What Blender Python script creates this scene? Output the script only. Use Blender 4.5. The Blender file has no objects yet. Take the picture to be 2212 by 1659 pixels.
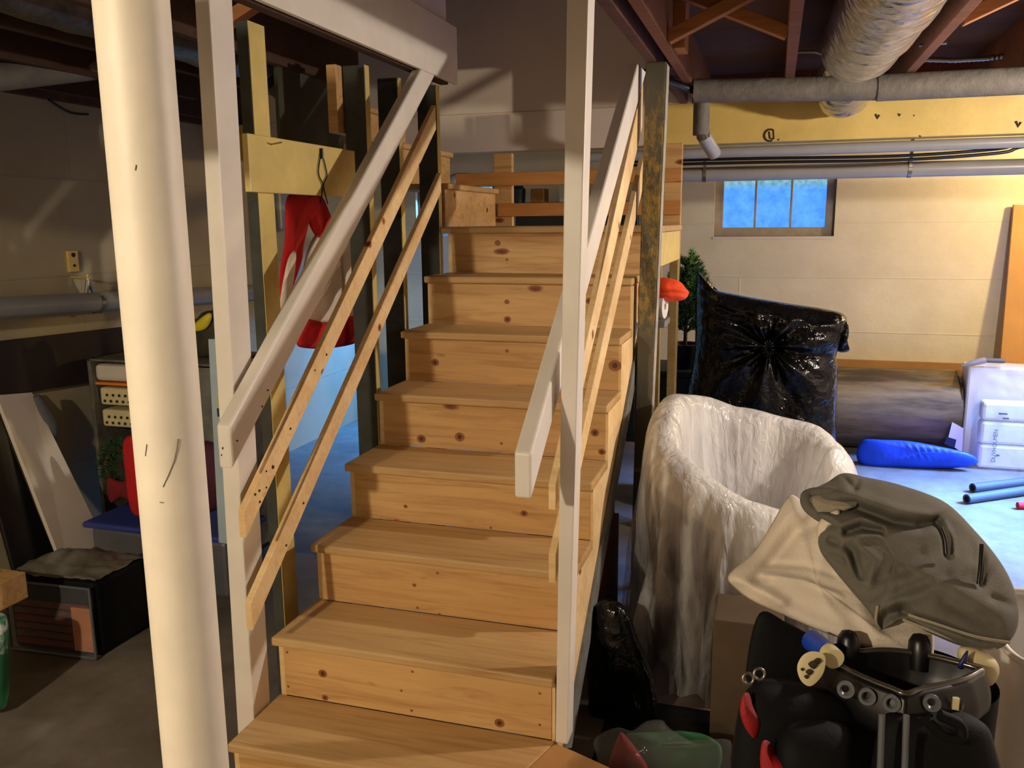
import bpy, bmesh, math, random
from mathutils import Vector, Matrix, noise
random.seed(7)
S = bpy.context.scene
C = S.collection
# ------------------------------------------------------------------ camera
CAM = Vector((1.3902, -1.5534, 1.6135)); YAW, PITCH, ROLL, F = -.2962, -.1864, -.0083, 1841.5
def _basis():
    cy, sy = math.cos(YAW), math.sin(YAW)
    f = Vector((sy*math.cos(PITCH), cy*math.cos(PITCH), math.sin(PITCH)))
    r0 = Vector((cy, -sy, 0)); u0 = r0.cross(f)
    r = math.cos(ROLL)*r0 + math.sin(ROLL)*u0
    u = -math.sin(ROLL)*r0 + math.cos(ROLL)*u0
    return r, u, f
CR, CU, CF = _basis()
cd = bpy.data.cameras.new('camera'); cam = bpy.data.objects.new('camera', cd); C.objects.link(cam)
cd.sensor_width = 36; cd.lens = F/2212*36; cd.clip_start = .02
M = Matrix((CR, CU, -CF)).transposed().to_4x4(); M.translation = CAM
cam.matrix_world = M; S.camera = cam
# ------------------------------------------------------------------ view, world, main lights
S.view_settings.view_transform = 'Standard'; S.view_settings.look = 'None'
S.view_settings.exposure = 0.14; S.view_settings.gamma = 1; S.view_settings.use_curve_mapping = False
W = bpy.data.worlds.new('world'); S.world = W; W.use_nodes = True
W.node_tree.nodes['Background'].inputs[0].default_value = (.55, .62, 1, 1)
W.node_tree.nodes['Background'].inputs[1].default_value = .1
def light(kind, name, loc, power, col, size=.06, rot=None, sizey=None):
    l = bpy.data.lights.new(name, kind); l.energy = power; l.color = col
    o = bpy.data.objects.new(name, l); C.objects.link(o); o.location = loc
    if kind == 'POINT': l.shadow_soft_size = size
    if kind == 'AREA':
        l.size = size
        if sizey: l.shape = 'RECTANGLE'; l.size_y = sizey
    if rot: o.rotation_euler = rot
    return o
def aim(o, tgt): o.rotation_euler = (Vector(tgt)-o.location).to_track_quat('-Z', 'Y').to_euler(); return o
light('POINT', 'bulb_by_the_stair_foot', (-.2, -2.9, 2.25), 205, (1, .85, .62), .05)
light('POINT', 'bulb_in_the_right_room', (3.1, 1.42, 1.937), 138, (1, .87, .75), .04)
light('POINT', 'bulb_near_the_back_wall', (3.55, 4.3, 2.05), 92, (1, .72, .30), .06)
dl = aim(light('AREA', 'daylight_right_window', (4.17, 3.75, 1.68), 250, (.10, .30, 1), 1.3, None, .65), (2.75, 3.35, 0)); dl.data.spread = math.radians(62)
dl = aim(light('AREA', 'added_daylight_left', (-1.15, 5.18, 1.73), 36, (.07, .34, 1), .6, None, .35), (-1.75, 4.3, .2)); dl.data.spread = math.radians(80)  # area light added to throw blue onto the far left wall

def P(x, y, X=None, Y=None, Z=None, D=None):
    """world point seen at photo pixel (x, y) on the plane X=, Y=, Z= or at camera depth D="""
    d = CF + (x-1106)/F*CR - (y-829.5)/F*CU
    if D is not None: return CAM + d*D
    if X is not None: return CAM + d*((X-CAM.x)/d.x)
    if Y is not None: return CAM + d*((Y-CAM.y)/d.y)
    return CAM + d*((Z-CAM.z)/d.z)
# ------------------------------------------------------------------ materials
def lin(r, g, b):
    return tuple(((c/255+.055)/1.055)**2.4 if c > 10 else c/255/12.92 for c in (r, g, b)) + (1,)
def nodes(name):
    m = bpy.data.materials.new(name); m.use_nodes = True
    nt = m.node_tree; b = nt.nodes['Principled BSDF']
    return m, nt, b
def N(nt, t, **k):
    n = nt.nodes.new(t)
    for a, v in k.items():
        if a in n.inputs.keys() if not a.startswith('_') else False: n.inputs[a].default_value = v
        elif a.startswith('_'): setattr(n, a[1:], v)
        else: setattr(n, a, v)
    return n
def ramp(nt, fac, stops):
    r = N(nt, 'ShaderNodeValToRGB'); e = r.color_ramp.elements
    while len(e) < len(stops): e.new(.5)
    for i, (p, c) in enumerate(stops): e[i].position = p; e[i].color = c if len(c) == 4 else (*c, 1)
    nt.links.new(fac, r.inputs[0]); return r.outputs[0]
def mix(nt, a, b, fac, mode='MIX'):
    m = N(nt, 'ShaderNodeMix', data_type='RGBA', blend_type=mode)
    for s, v in ((m.inputs[0], fac), (m.inputs[6], a), (m.inputs[7], b)):
        if hasattr(v, 'links'): nt.links.new(v, s)
        else: s.default_value = v
    return m.outputs[2]
def coords(nt, scale=(1, 1, 1), rot=(0, 0, 0), rnd=True):
    t = N(nt, 'ShaderNodeTexCoord'); mp = N(nt, 'ShaderNodeMapping')
    mp.inputs['Scale'].default_value = scale; mp.inputs['Rotation'].default_value = rot
    if rnd:
        oi = N(nt, 'ShaderNodeObjectInfo'); mu = N(nt, 'ShaderNodeVectorMath', operation='ADD')
        sc = N(nt, 'ShaderNodeMath', operation='MULTIPLY'); sc.inputs[1].default_value = 17.3
        nt.links.new(oi.outputs['Random'], sc.inputs[0])
        nt.links.new(t.outputs['Object'], mu.inputs[0]); nt.links.new(sc.outputs[0], mu.inputs[1])
        nt.links.new(mu.outputs[0], mp.inputs[0])
    else: nt.links.new(t.outputs['Object'], mp.inputs[0])
    return mp.outputs[0]
def noi(nt, co, scale, detail=4, rough=.55, dist=0):
    n = N(nt, 'ShaderNodeTexNoise'); n.inputs['Scale'].default_value = scale; n.inputs['Detail'].default_value = detail
    n.inputs['Roughness'].default_value = rough; n.inputs['Distortion'].default_value = dist
    nt.links.new(co, n.inputs['Vector']); return n.outputs['Fac']
def bump(nt, b, h, strength=.3, dist=.01):
    n = N(nt, 'ShaderNodeBump'); n.inputs['Strength'].default_value = strength; n.inputs['Distance'].default_value = dist
    nt.links.new(h, n.inputs['Height']); nt.links.new(n.outputs[0], b.inputs['Normal'])
def plain(name, rgb, rough=.6, var=.12, scale=6, bmp=0, bscale=60, metal=0, spec=.5, coat=0):
    m, nt, b = nodes(name); c = lin(*rgb)
    b.inputs['Roughness'].default_value = rough; b.inputs['Metallic'].default_value = metal
    b.inputs['Specular IOR Level'].default_value = spec; b.inputs['Coat Weight'].default_value = coat
    co = coords(nt)
    f = noi(nt, co, scale)
    lo = tuple(x*(1-var*1.6) for x in c[:3]) + (1,); hi = tuple(min(1, x*(1+var)) for x in c[:3]) + (1,)
    nt.links.new(ramp(nt, f, [(.3, lo), (.7, hi)]), b.inputs['Base Color'])
    if bmp: bump(nt, b, noi(nt, co, bscale, 5), bmp)
    return m
def pine(name, rgb=(214, 174, 116), rot=(0, 0, 0), dark=.62, knots=True, rough=.55, sc=1.0):
    m, nt, b = nodes(name); c = lin(*rgb)
    co = coords(nt, (1.6*sc, 22*sc, 22*sc), rot)
    g = noi(nt, co, 1.4, 5, .6, 1.2)
    base = ramp(nt, g, [(.28, tuple(x*y for x, y in zip(c[:3], (dark+.12, dark, dark-.1)))), (.5, c), (.72, tuple(min(1, x*1.12) for x in c[:3]))])
    big = noi(nt, coords(nt, (.9, 3, 3), rot), 1.5, 2)
    base = mix(nt, base, ramp(nt, big, [(.3, (.80, .72, .62, 1)), (.7, (1, 1, 1, 1))]), 1.0, 'MULTIPLY')
    if knots:
        kc = coords(nt, (3.1, 7.4, 7.4), rot)
        v = N(nt, 'ShaderNodeTexVoronoi'); v.inputs['Scale'].default_value = 1.05; nt.links.new(kc, v.inputs['Vector'])
        nz = noi(nt, kc, 9, 2); ad = N(nt, 'ShaderNodeMath', operation='MULTIPLY_ADD'); ad.inputs[1].default_value = .06
        nt.links.new(nz, ad.inputs[0]); nt.links.new(v.outputs['Distance'], ad.inputs[2])
        base = mix(nt, ramp(nt, ad.outputs[0], [(.07, (.16, .06, .02, 1)), (.12, (.42, .2, .07, 1)), (.165, (1, 1, 1, 1))]), base, 1.0, 'MULTIPLY')
    nt.links.new(base, b.inputs['Base Color']); b.inputs['Roughness'].default_value = rough
    bump(nt, b, g, .08)
    return m
R90 = math.pi/2
M_ = {}
M_['pine'] = pine('pine_board')
M_['tread'] = pine('pine_tread', (204, 170, 118), dark=.7, knots=False)
M_['pineZ'] = pine('pine_upright', rot=(0, R90, 0))
M_['pineS'] = pine('pine_slope', (246, 216, 164), rot=(-.675, 0, -R90), sc=.9, dark=.8)
M_['pineOr'] = pine('pine_orange', (206, 148, 84), dark=.7)
M_['white'] = plain('white_paint', (232, 224, 214), .45, .04, 8, .05, 90)
M_['colpaint'] = plain('column_paint', (238, 228, 210), .5, .05, 9, .12, 22)
M_['yellow'] = plain('yellow_paint', (218, 194, 118), .5, .08, 10, .08, 60)
M_['beamy'] = plain('beam_yellow_paint', (214, 184, 102), .5, .1, 5, .12, 40)
M_['oliveleg'] = pine('olive_timber', (150, 128, 76), rot=(0, R90, 0), dark=.75, knots=False)
M_['scuff'] = plain('scuff_grey', (120, 112, 100), .8)
M_['worn'] = plain('worn_white_paint', (168, 162, 150), .7, .2, 14)
M_['cream'] = plain('cream_board', (226, 214, 200), .6, .04, 5, .03)
M_['studdark'] = plain('grey_stud', (62, 64, 58), .8, .2, 12, .2, 60)
M_['joist'] = pine('old_joist', (132, 84, 56), rot=(0, 0, -R90), dark=.6, knots=False, rough=.8)
M_['joistlit'] = pine('old_brace', (168, 112, 66), dark=.65, knots=False, rough=.8)
M_['oldred'] = plain('red_brown_wood', (96, 58, 46), .8, .25, 14, .3, 50)
M_['greywood'] = plain('weathered_grey_wood', (118, 118, 112), .8, .2, 14, .2, 70)
M_['pvc'] = plain('grey_pipe', (150, 150, 152), .35, .06, 7)
M_['lag'] = plain('grey_lagging', (110, 104, 96), .7, .15, 14, .4, 40)
M_['steel'] = plain('dull_steel', (150, 145, 135), .35, .1, 20, metal=.9)
M_['brass'] = plain('brass_plate', (226, 198, 120), .35, .08, 20, metal=.4)
M_['black'] = plain('black_plastic', (16, 16, 18), .35, .2, 10)
M_['rimgloss'] = plain('glossy_black_rim', (58, 54, 46), .18, .1, 10, spec=1, coat=1)
M_['blackfab'] = plain('black_nylon', (13, 13, 16), .75, .25, 12, .12, 120, spec=.2)
M_['darkbrown'] = plain('shaded_dark_brown', (46, 34, 26), .7, .2, 8)
M_['red'] = plain('red_cloth', (196, 22, 30), .85, .1, 9, .2, 80)
M_['darkred'] = plain('dark_red_cloth', (120, 14, 22), .8, .1, 9, .1, 60)
M_['linen'] = plain('cream_cloth', (228, 214, 196), .9, .06, 6, .25, 260)
M_['hood'] = plain('grey_fleece', (106, 102, 92), .95, .12, 16, .3, 300)
M_['hoodlite'] = plain('grey_fleece_lining', (158, 148, 128), .95, .1, 16, .3, 300)
M_['orange'] = plain('orange_cloth', (246, 78, 28), .8, .08, 9, .2, 90)
M_['blue'] = plain('blue_nylon', (10, 70, 225), .5, .1, 9, .1, 60)
M_['bluelid'] = plain('blue_plastic_lid', (52, 66, 150), .4, .06)
M_['navy'] = plain('navy_plastic', (30, 42, 96), .4, .1)
M_['bluecap'] = plain('blue_plastic', (24, 70, 190), .35, .05)
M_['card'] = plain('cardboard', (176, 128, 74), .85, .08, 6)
M_['dimcard'] = plain('shaded_brown_cardboard', (84, 68, 50), .9, .15, 6)  # brown darkened so the carton carries the shade around it
M_['cardred'] = plain('reddish_cardboard', (118, 70, 46), .85, .1, 6)
M_['greenleaf'] = plain('green_needles', (44, 84, 40), .7, .35, 20)
M_['greenlite'] = plain('bright_green_needles', (84, 132, 50), .7, .25, 20)
M_['greencloth'] = plain('green_tissue', (18, 78, 40), .7, .2, 9)
M_['trunk'] = plain('brown_stem', (84, 60, 40), .8)
M_['foam'] = plain('grey_foam_tube', (62, 64, 70), .7, .06, 9)
M_['foamdark'] = plain('foam_bore', (22, 22, 26), .9)
M_['whiteplastic'] = plain('white_plastic', (226, 224, 220), .35, .03)
M_['yellowbag'] = plain('yellow_plastic', (226, 208, 44), .5, .08)
M_['olive'] = plain('olive_plastic', (62, 60, 44), .6, .2)
M_['greyplastic'] = plain('grey_plastic', (96, 98, 102), .4, .1)
M_['peach'] = plain('peach_cloth', (214, 138, 92), .85, .1, 20)
M_['maroon'] = plain('maroon_cloth', (112, 50, 40), .85, .25, 26, .4, 50)
M_['dustgrey'] = plain('grey_film', (108, 104, 94), .4, .25, 14, .4, 30)
M_['cream2'] = plain('cream_plastic', (222, 208, 160), .5, .06)
M_['tealdark'] = plain('dark_teal_plastic', (34, 56, 56), .5, .1)
M_['panel'] = plain('tan_panel', (188, 138, 72), .6, .07, 4)
M_['whitecard'] = plain('white_card', (225, 228, 232), .6, .03)
M_['ink'] = plain('dark_ink', (52, 38, 24), .8, .1)
M_['inkblue'] = plain('navy_ink', (30, 40, 70), .8, .1)
M_['mauve'] = plain('plum_cloth', (80, 30, 60), .8, .2)
M_['lightbox'] = plain('pale_blue_card', (176, 196, 210), .6, .05)
M_['orangeink'] = plain('orange_ink', (222, 132, 44), .6, .05)
M_['redgolf'] = plain('red_nylon', (150, 14, 22), .7, .12, 9, .2, 90)

def m_foil():
    m, nt, b = nodes('silver_foil'); b.inputs['Metallic'].default_value = 1; b.inputs['Roughness'].default_value = .24
    b.inputs['Base Color'].default_value = (.60, .60, .61, 1)
    co = coords(nt); n1 = noi(nt, co, 9, 4, .6, .8)
    v = N(nt, 'ShaderNodeTexVoronoi', feature='DISTANCE_TO_EDGE'); v.inputs['Scale'].default_value = 13; nt.links.new(co, v.inputs[0])
    ad = N(nt, 'ShaderNodeMath', operation='ADD'); nt.links.new(n1, ad.inputs[0]); nt.links.new(v.outputs['Distance'], ad.inputs[1])
    bump(nt, b, ad.outputs[0], .42, .02); return m
M_['foil'] = m_foil()
M_['foildull'] = plain('dull_foil', (120, 112, 100), .42, .25, 16, .5, 22, metal=.85)
def m_trash():
    m, nt, b = nodes('black_bin_liner'); b.inputs['Base Color'].default_value = (.0025, .0025, .003, 1); b.inputs['Specular IOR Level'].default_value = .38; b.inputs['Roughness'].default_value = .13
    co = coords(nt); bump(nt, b, noi(nt, co, 16, 3, .5, 1.5), .45, .02); return m
M_['liner'] = m_trash()
def film(name, alpha, tint=(.86, .86, .86), rough=.22, bs=18, bst=.5, trans=.45, st=(1, 1, .45), bd=.02):
    m, nt, b = nodes(name); out = nt.nodes['Material Output']
    b.inputs['Base Color'].default_value = (*tint, 1); b.inputs['Roughness'].default_value = rough
    co = coords(nt); bump(nt, b, noi(nt, coords(nt, st), bs, 3, .5, .5), bst, bd)
    tl = N(nt, 'ShaderNodeBsdfTranslucent'); tl.inputs[0].default_value = (*tint, 1)
    m1 = N(nt, 'ShaderNodeMixShader'); m1.inputs[0].default_value = trans
    nt.links.new(b.outputs[0], m1.inputs[1]); nt.links.new(tl.outputs[0], m1.inputs[2])
    tr = N(nt, 'ShaderNodeBsdfTransparent'); m2 = N(nt, 'ShaderNodeMixShader'); m2.inputs[0].default_value = alpha
    nt.links.new(tr.outputs[0], m2.inputs[1]); nt.links.new(m1.outputs[0], m2.inputs[2])
    nt.links.new(m2.outputs[0], out.inputs[0]); return m
M_['sheet'] = film('cloudy_plastic_sheet', .72, (.93, .93, .94), .14, 30, .55, .25, (1, 1, .30), .028)
_nt = M_['sheet'].node_tree; _al = noi(_nt, coords(_nt, (1.6, 1.6, .35)), 7, 4, .6, .8)
_m2 = [n for n in _nt.nodes if n.type == 'MIX_SHADER' and n.outputs[0].links and n.outputs[0].links[0].to_node.type == 'OUTPUT_MATERIAL'][0]
_mr = N(_nt, 'ShaderNodeMapRange'); _mr.inputs[1].default_value = .35; _mr.inputs[2].default_value = .68; _mr.inputs[3].default_value = .06; _mr.inputs[4].default_value = .52
_at = N(_nt, 'ShaderNodeAttribute', attribute_name='shade_density'); _mx = N(_nt, 'ShaderNodeMath', operation='MULTIPLY_ADD'); _mx.use_clamp = True; _mx.inputs[1].default_value = .62
_nt.links.new(_al, _mr.inputs[0]); _nt.links.new(_at.outputs['Fac'], _mx.inputs[0]); _nt.links.new(_mr.outputs[0], _mx.inputs[2]); _nt.links.new(_mx.outputs[0], _m2.inputs[0])
M_['wrap'] = film('clear_wrap', .20, (.80, .84, .88), .07, 10, .8, .15, (1, 1, .6), .03)
M_['clear'] = film('clear_plastic', .12, (.30, .32, .34), .06, 14, .7, .1)
def m_block(name, rgb, sx=.4, sz=.2, seam=.25, rot=(0, 0, 0), rough=.75, bst=.45, patch=None):
    m, nt, b = nodes(name); c = lin(*rgb); co = coords(nt, rnd=False, rot=rot)
    br = N(nt, 'ShaderNodeTexBrick'); br.inputs['Scale'].default_value = 1
    br.inputs['Brick Width'].default_value = sx; br.inputs['Row Height'].default_value = sz; br.inputs['Mortar Size'].default_value = .006
    br.inputs['Mortar Smooth'].default_value = .6
    br.inputs['Color1'].default_value = c; br.inputs['Color2'].default_value = tuple(x*.95 for x in c[:3])+(1,)
    br.inputs['Mortar'].default_value = tuple(x*(1-seam) for x in c[:3])+(1,)
    nt.links.new(co, br.inputs['Vector'])
    n = noi(nt, co, 5, 6, .6); col = mix(nt, br.outputs['Color'], ramp(nt, n, [(.3, (.91, .9, .87, 1)), (.65, (1, 1, 1, 1))]), 1, 'MULTIPLY')
    nt.links.new(col, b.inputs['Base Color']); b.inputs['Roughness'].default_value = rough
    ad = N(nt, 'ShaderNodeMath', operation='MULTIPLY_ADD'); ad.inputs[1].default_value = .5
    nt.links.new(noi(nt, co, 22, 6, .65), ad.inputs[0]); nt.links.new(br.outputs['Fac'], ad.inputs[2])
    bump(nt, b, ad.outputs[0], bst, .012); return m
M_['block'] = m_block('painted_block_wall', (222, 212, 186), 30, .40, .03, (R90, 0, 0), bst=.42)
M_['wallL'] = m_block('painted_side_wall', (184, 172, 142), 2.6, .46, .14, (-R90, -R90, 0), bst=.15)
M_['plaster'] = plain('painted_plaster', (212, 204, 192), .7, .05, 4, .05, 50)
M_['drywall'] = plain('painted_drywall', (214, 200, 186), .75, .03, 3, .02, 70)
def m_floor():
    m, nt, b = nodes('concrete_floor'); co = coords(nt, rnd=False)
    n = noi(nt, co, 1.3, 6, .6); n2 = noi(nt, co, 7, 5, .7)
    c = ramp(nt, n, [(.3, lin(92, 84, 76)), (.55, lin(124, 116, 106)), (.75, lin(146, 138, 128))])
    c = mix(nt, c, ramp(nt, n2, [(.35, (.78, .74, .7, 1)), (.6, (1, 1, 1, 1))]), 1, 'MULTIPLY')
    nt.links.new(c, b.inputs['Base Color']); b.inputs['Roughness'].default_value = .55; bump(nt, b, n2, .1); return m
M_['floor'] = m_floor()
def m_twotone(name, a, bb, scale, lo, hi, st=(1, 1, 1), rough=.8, bst=.3):
    m, nt, b = nodes(name); co = coords(nt, st)
    n = noi(nt, co, scale, 6, .65)
    nt.links.new(ramp(nt, n, [(lo, lin(*a)), (hi, lin(*bb))]), b.inputs['Base Color']); b.inputs['Roughness'].default_value = rough
    bump(nt, b, n, bst); return m
M_['rugroll'] = m_twotone('weathered_sheet', (70, 60, 44), (152, 132, 94), 2.6, .38, .66, (.45, 2.6, 2.6), .6, .2)
def m_post():
    m, nt, b = nodes('rough_paint_post'); co = coords(nt, (3, 3, 1.4))
    n = noi(nt, co, 15, 7, .78)
    t = N(nt, 'ShaderNodeTexCoord'); sp = N(nt, 'ShaderNodeSeparateXYZ'); nt.links.new(t.outputs['Object'], sp.inputs[0])
    zz = ramp(nt, sp.outputs[2], [(.0, (0, 0, 0, 1)), (.12, (0, 0, 0, 1)), (.2, (1, 1, 1, 1)), (.75, (1, 1, 1, 1)), (.95, (0, 0, 0, 1))])
    mz = N(nt, 'ShaderNodeMapRange'); mz.inputs[1].default_value = 1.02; mz.inputs[2].default_value = 2.2
    nt.links.new(sp.outputs[2], mz.inputs[0]); nt.links.new(mz.outputs[0], zz.node.inputs[0])
    mask = mix(nt, (0, 0, 0, 1), ramp(nt, n, [(.45, (0, 0, 0, 1)), (.62, (1, 1, 1, 1))]), zz)
    nt.links.new(mix(nt, lin(92, 88, 72), lin(172, 140, 60), mask), b.inputs['Base Color'])
    b.inputs['Roughness'].default_value = .8; bump(nt, b, n, .5, .01); return m
M_['post'] = m_post()
def m_glass():
    m, nt, b = nodes('sky_lit_frosted_pane'); co = coords(nt)
    t = N(nt, 'ShaderNodeTexCoord'); sp = N(nt, 'ShaderNodeSeparateXYZ'); nt.links.new(t.outputs['Object'], sp.inputs[0])
    n = noi(nt, co, 11, 6, .7)
    c = ramp(nt, n, [(.3, (.035, .22, .80, 1)), (.7, (.11, .40, .95, 1))])
    top = N(nt, 'ShaderNodeMapRange'); top.inputs[1].default_value = .27; top.inputs[2].default_value = .33; nt.links.new(sp.outputs[2], top.inputs[0])
    c = mix(nt, c, ramp(nt, noi(nt, co, 30, 3), [(.3, (.06, .26, .30, 1)), (.7, (.26, .48, .62, 1))]), top.outputs[0])
    b.inputs['Base Color'].default_value = (.02, .02, .03, 1); b.inputs['Roughness'].default_value = .2
    nt.links.new(c, b.inputs['Emission Color']); b.inputs['Emission Strength'].default_value = 1.15; return m
M_['pane'] = m_glass()

# ------------------------------------------------------------------ builders
def tag(o, label=None, cat=None, group=None, kind=None):
    if label: o['label'] = label
    if cat: o['category'] = cat
    if group: o['group'] = group
    if kind: o['kind'] = kind
    return o
def thing(name, label, cat, loc, group=None):
    o = bpy.data.objects.new(name, None); C.objects.link(o); o.location = loc; o.empty_display_size = .05
    return tag(o, label, cat, group)
class MB:
    def __init__(s): s.bm = bmesh.new()
    def box(s, x0, x1, y0, y1, z0, z1):
        vs = [s.bm.verts.new((x, y, z)) for x in (x0, x1) for y in (y0, y1) for z in (z0, z1)]
        for f in ((0, 1, 3, 2), (4, 6, 7, 5), (0, 4, 5, 1), (2, 3, 7, 6), (0, 2, 6, 4), (1, 5, 7, 3)): s.bm.faces.new([vs[i] for i in f])
        return s
    def prism(s, pts, vec):
        vec = Vector(vec); a = [s.bm.verts.new(p) for p in pts]; b = [s.bm.verts.new(Vector(p)+vec) for p in pts]
        s.bm.faces.new(a); s.bm.faces.new(b[::-1]); n = len(a)
        for i in range(n): s.bm.faces.new((a[i], b[i], b[(i+1) % n], a[(i+1) % n]))
        return s
    def beam(s, a, b, w, h, up=(0, 0, 1)):
        a, b = Vector(a), Vector(b); d = (b-a).normalized(); sd = d.cross(Vector(up)).normalized(); u = sd.cross(d)
        q = [a+sd*i*w/2+u*j*h/2 for i, j in ((-1, -1), (1, -1), (1, 1), (-1, 1))]
        return s.prism(q, b-a)
    def tube(s, pts, r, seg=14, cap=True, smooth=0):
        pts = [Vector(p) for p in pts]
        if not hasattr(r, '__len__'): r = [r]*len(pts)
        r = list(r)
        if smooth:
            q, rr = [], []
            for i in range(len(pts)-1):
                p0, p1, p2, p3 = pts[max(0, i-1)], pts[i], pts[i+1], pts[min(len(pts)-1, i+2)]
                for k in range(smooth):
                    t = k/smooth; q.append(.5*((2*p1)+(p2-p0)*t+(2*p0-5*p1+4*p2-p3)*t*t+(3*p1-p0-3*p2+p3)*t**3)); rr.append(r[i]+(r[i+1]-r[i])*t)
            pts = q+[pts[-1]]; r = rr+[r[-1]]
        rings = []; nrm = None
        for i, p in enumerate(pts):
            d = (pts[min(i+1, len(pts)-1)]-pts[max(i-1, 0)]).normalized()
            if nrm is None: nrm = d.orthogonal().normalized()
            else: nrm = (nrm-d*nrm.dot(d)).normalized()
            bn = d.cross(nrm)
            rings.append([s.bm.verts.new(p+(nrm*math.cos(2*math.pi*k/seg)+bn*math.sin(2*math.pi*k/seg))*r[i]) for k in range(seg)])
        for A, B in zip(rings, rings[1:]):
            for k in range(seg): s.bm.faces.new((A[k], A[(k+1) % seg], B[(k+1) % seg], B[k]))
        if cap: s.bm.faces.new(rings[0][::-1]); s.bm.faces.new(rings[-1])
        return s
    def lathe(s, prof, c, seg=24, axis=(0, 0, 1)):
        c = Vector(c); ax = Vector(axis).normalized(); n = ax.orthogonal().normalized(); bn = ax.cross(n); rings = []
        for r, z in prof:
            rings.append([s.bm.verts.new(c+ax*z+(n*math.cos(2*math.pi*k/seg)+bn*math.sin(2*math.pi*k/seg))*max(r, 1e-4)) for k in range(seg)])
        for A, B in zip(rings, rings[1:]):
            for k in range(seg): s.bm.faces.new((A[k], A[(k+1) % seg], B[(k+1) % seg], B[k]))
        return s
    def grid(s, f, nu, nv, wrap=False):
        vs = [[s.bm.verts.new(f(i/nu, j/nv)) for j in range(nv+1)] for i in range(nu if wrap else nu+1)]
        for i in range(nu):
            A, B = vs[i], vs[(i+1) % len(vs)]
            for j in range(nv): s.bm.faces.new((A[j], B[j], B[j+1], A[j+1]))
        return s
    def puff(s, outline, nrm, H, Hb=None, fold=None, rings=14, per=6, pw=2.2, center=None):
        """closed cushion-like body: 'outline' is a loop of points, swelling H along nrm and Hb the other way"""
        nrm = Vector(nrm).normalized(); pts = []; n = len(outline); o = [Vector(p) for p in outline]
        for i in range(n):
            p0, p1, p2, p3 = o[i-1], o[i], o[(i+1) % n], o[(i+2) % n]
            for k in range(per):
                t = k/per; pts.append(.5*((2*p1)+(p2-p0)*t+(2*p0-5*p1+4*p2-p3)*t*t+(3*p1-p0-3*p2+p3)*t**3)*1.0)
        c = Vector(center) if center else sum(pts, Vector())/len(pts); Hb = H if Hb is None else Hb; m = len(pts)
        edge = [s.bm.verts.new(p) for p in pts]
        for side, hh in ((1, H), (-1, Hb)):
            prev = edge
            for k in range(rings-1, 0, -1):
                t = k/rings; row = []
                for p in pts:
                    q = c+(p-c)*t; h = hh*(max(0, 1-t**pw))**.55
                    if fold and side > 0: h += fold(q, t)
                    row.append(s.bm.verts.new(q+nrm*h*side))
                for i in range(m):
                    f = (prev[i], prev[(i+1) % m], row[(i+1) % m], row[i]); s.bm.faces.new(f if side > 0 else f[::-1])
                prev = row
            h = hh+(fold(c, 0) if fold and side > 0 else 0); v = s.bm.verts.new(c+nrm*h*side)
            for i in range(m):
                f = (prev[i], prev[(i+1) % m], v); s.bm.faces.new(f if side > 0 else f[::-1])
        return s
    def done(s, name, mat, parent=None, smooth=None, bevel=0, sub=0, label=None, cat=None, group=None, kind=None, solid=0):
        bm = s.bm; bmesh.ops.recalc_face_normals(bm, faces=bm.faces)
        vs = [v.co for v in bm.verts]
        lo = Vector([min(v[i] for v in vs) for i in range(3)]); hi = Vector([max(v[i] for v in vs) for i in range(3)])
        og = Vector(((lo.x+hi.x)/2, (lo.y+hi.y)/2, lo.z))
        for v in bm.verts: v.co -= og
        me = bpy.data.meshes.new(name); bm.to_mesh(me); bm.free()
        me.materials.append(M_[mat] if isinstance(mat, str) else mat)
        o = bpy.data.objects.new(name, me); C.objects.link(o)
        if smooth is not None:
            for p in me.polygons: p.use_smooth = True
            if smooth < 180: me.set_sharp_from_angle(angle=math.radians(smooth))
        if parent:
            o.parent = parent; w = Vector(); q = parent
            while q: w += q.location; q = q.parent
            o.location = og-w
        else: o.location = og
        if bevel: b = o.modifiers.new('bevel', 'BEVEL'); b.width = bevel; b.segments = 2; b.limit_method = 'ANGLE'
        if solid: b = o.modifiers.new('solid', 'SOLIDIFY'); b.thickness = solid
        if sub: b = o.modifiers.new('sub', 'SUBSURF'); b.levels = b.render_levels = sub
        return tag(o, label, cat, group, kind)
def mb(): return MB()
def nz(p, s=1.0, o=0): return noise.noise(Vector(p)*s+Vector((o, o*1.7, o*.6)))
def sight(q):
    d = q-CAM; z = d.dot(CF); return Vector((1106+F*d.dot(CR)/z, 829.5-F*d.dot(CU)/z, 0))
def creases(lines):
    '''fold function: each line is (2-D path, depth in metres, width) laid across the cloth'''
    L = [([Vector((x, y, 0)) for x, y in p], d, w) for p, d, w in lines]
    def f(q, t):
        h = 0; q = sight(q)
        for pts, d, w in L:
            best = 1e9
            for a, b in zip(pts, pts[1:]):
                ab = b-a; k = max(0, min(1, (q-a).dot(ab)/max(1e-9, ab.dot(ab)))); best = min(best, (q-a-ab*k).length)
            if best < 3*w: h += d*math.exp(-(best/w)**2)
        return h
    return f
def text_mesh(name, body, size, mat, parent, M, extrude=.0006):
    cu = bpy.data.curves.new(name, 'FONT'); cu.body = body; cu.size = size; cu.extrude = extrude; cu.align_x = 'CENTER'; cu.align_y = 'CENTER'
    to = bpy.data.objects.new('tmp', cu); C.objects.link(to); dg = bpy.context.evaluated_depsgraph_get(); dg.update()
    me = bpy.data.meshes.new_from_object(to.evaluated_get(dg)); bpy.data.objects.remove(to)
    me.transform(M); bm = bmesh.new(); bm.from_mesh(me); w = MB(); w.bm.free(); w.bm = bm
    return w.done(name, mat, parent)
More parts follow.
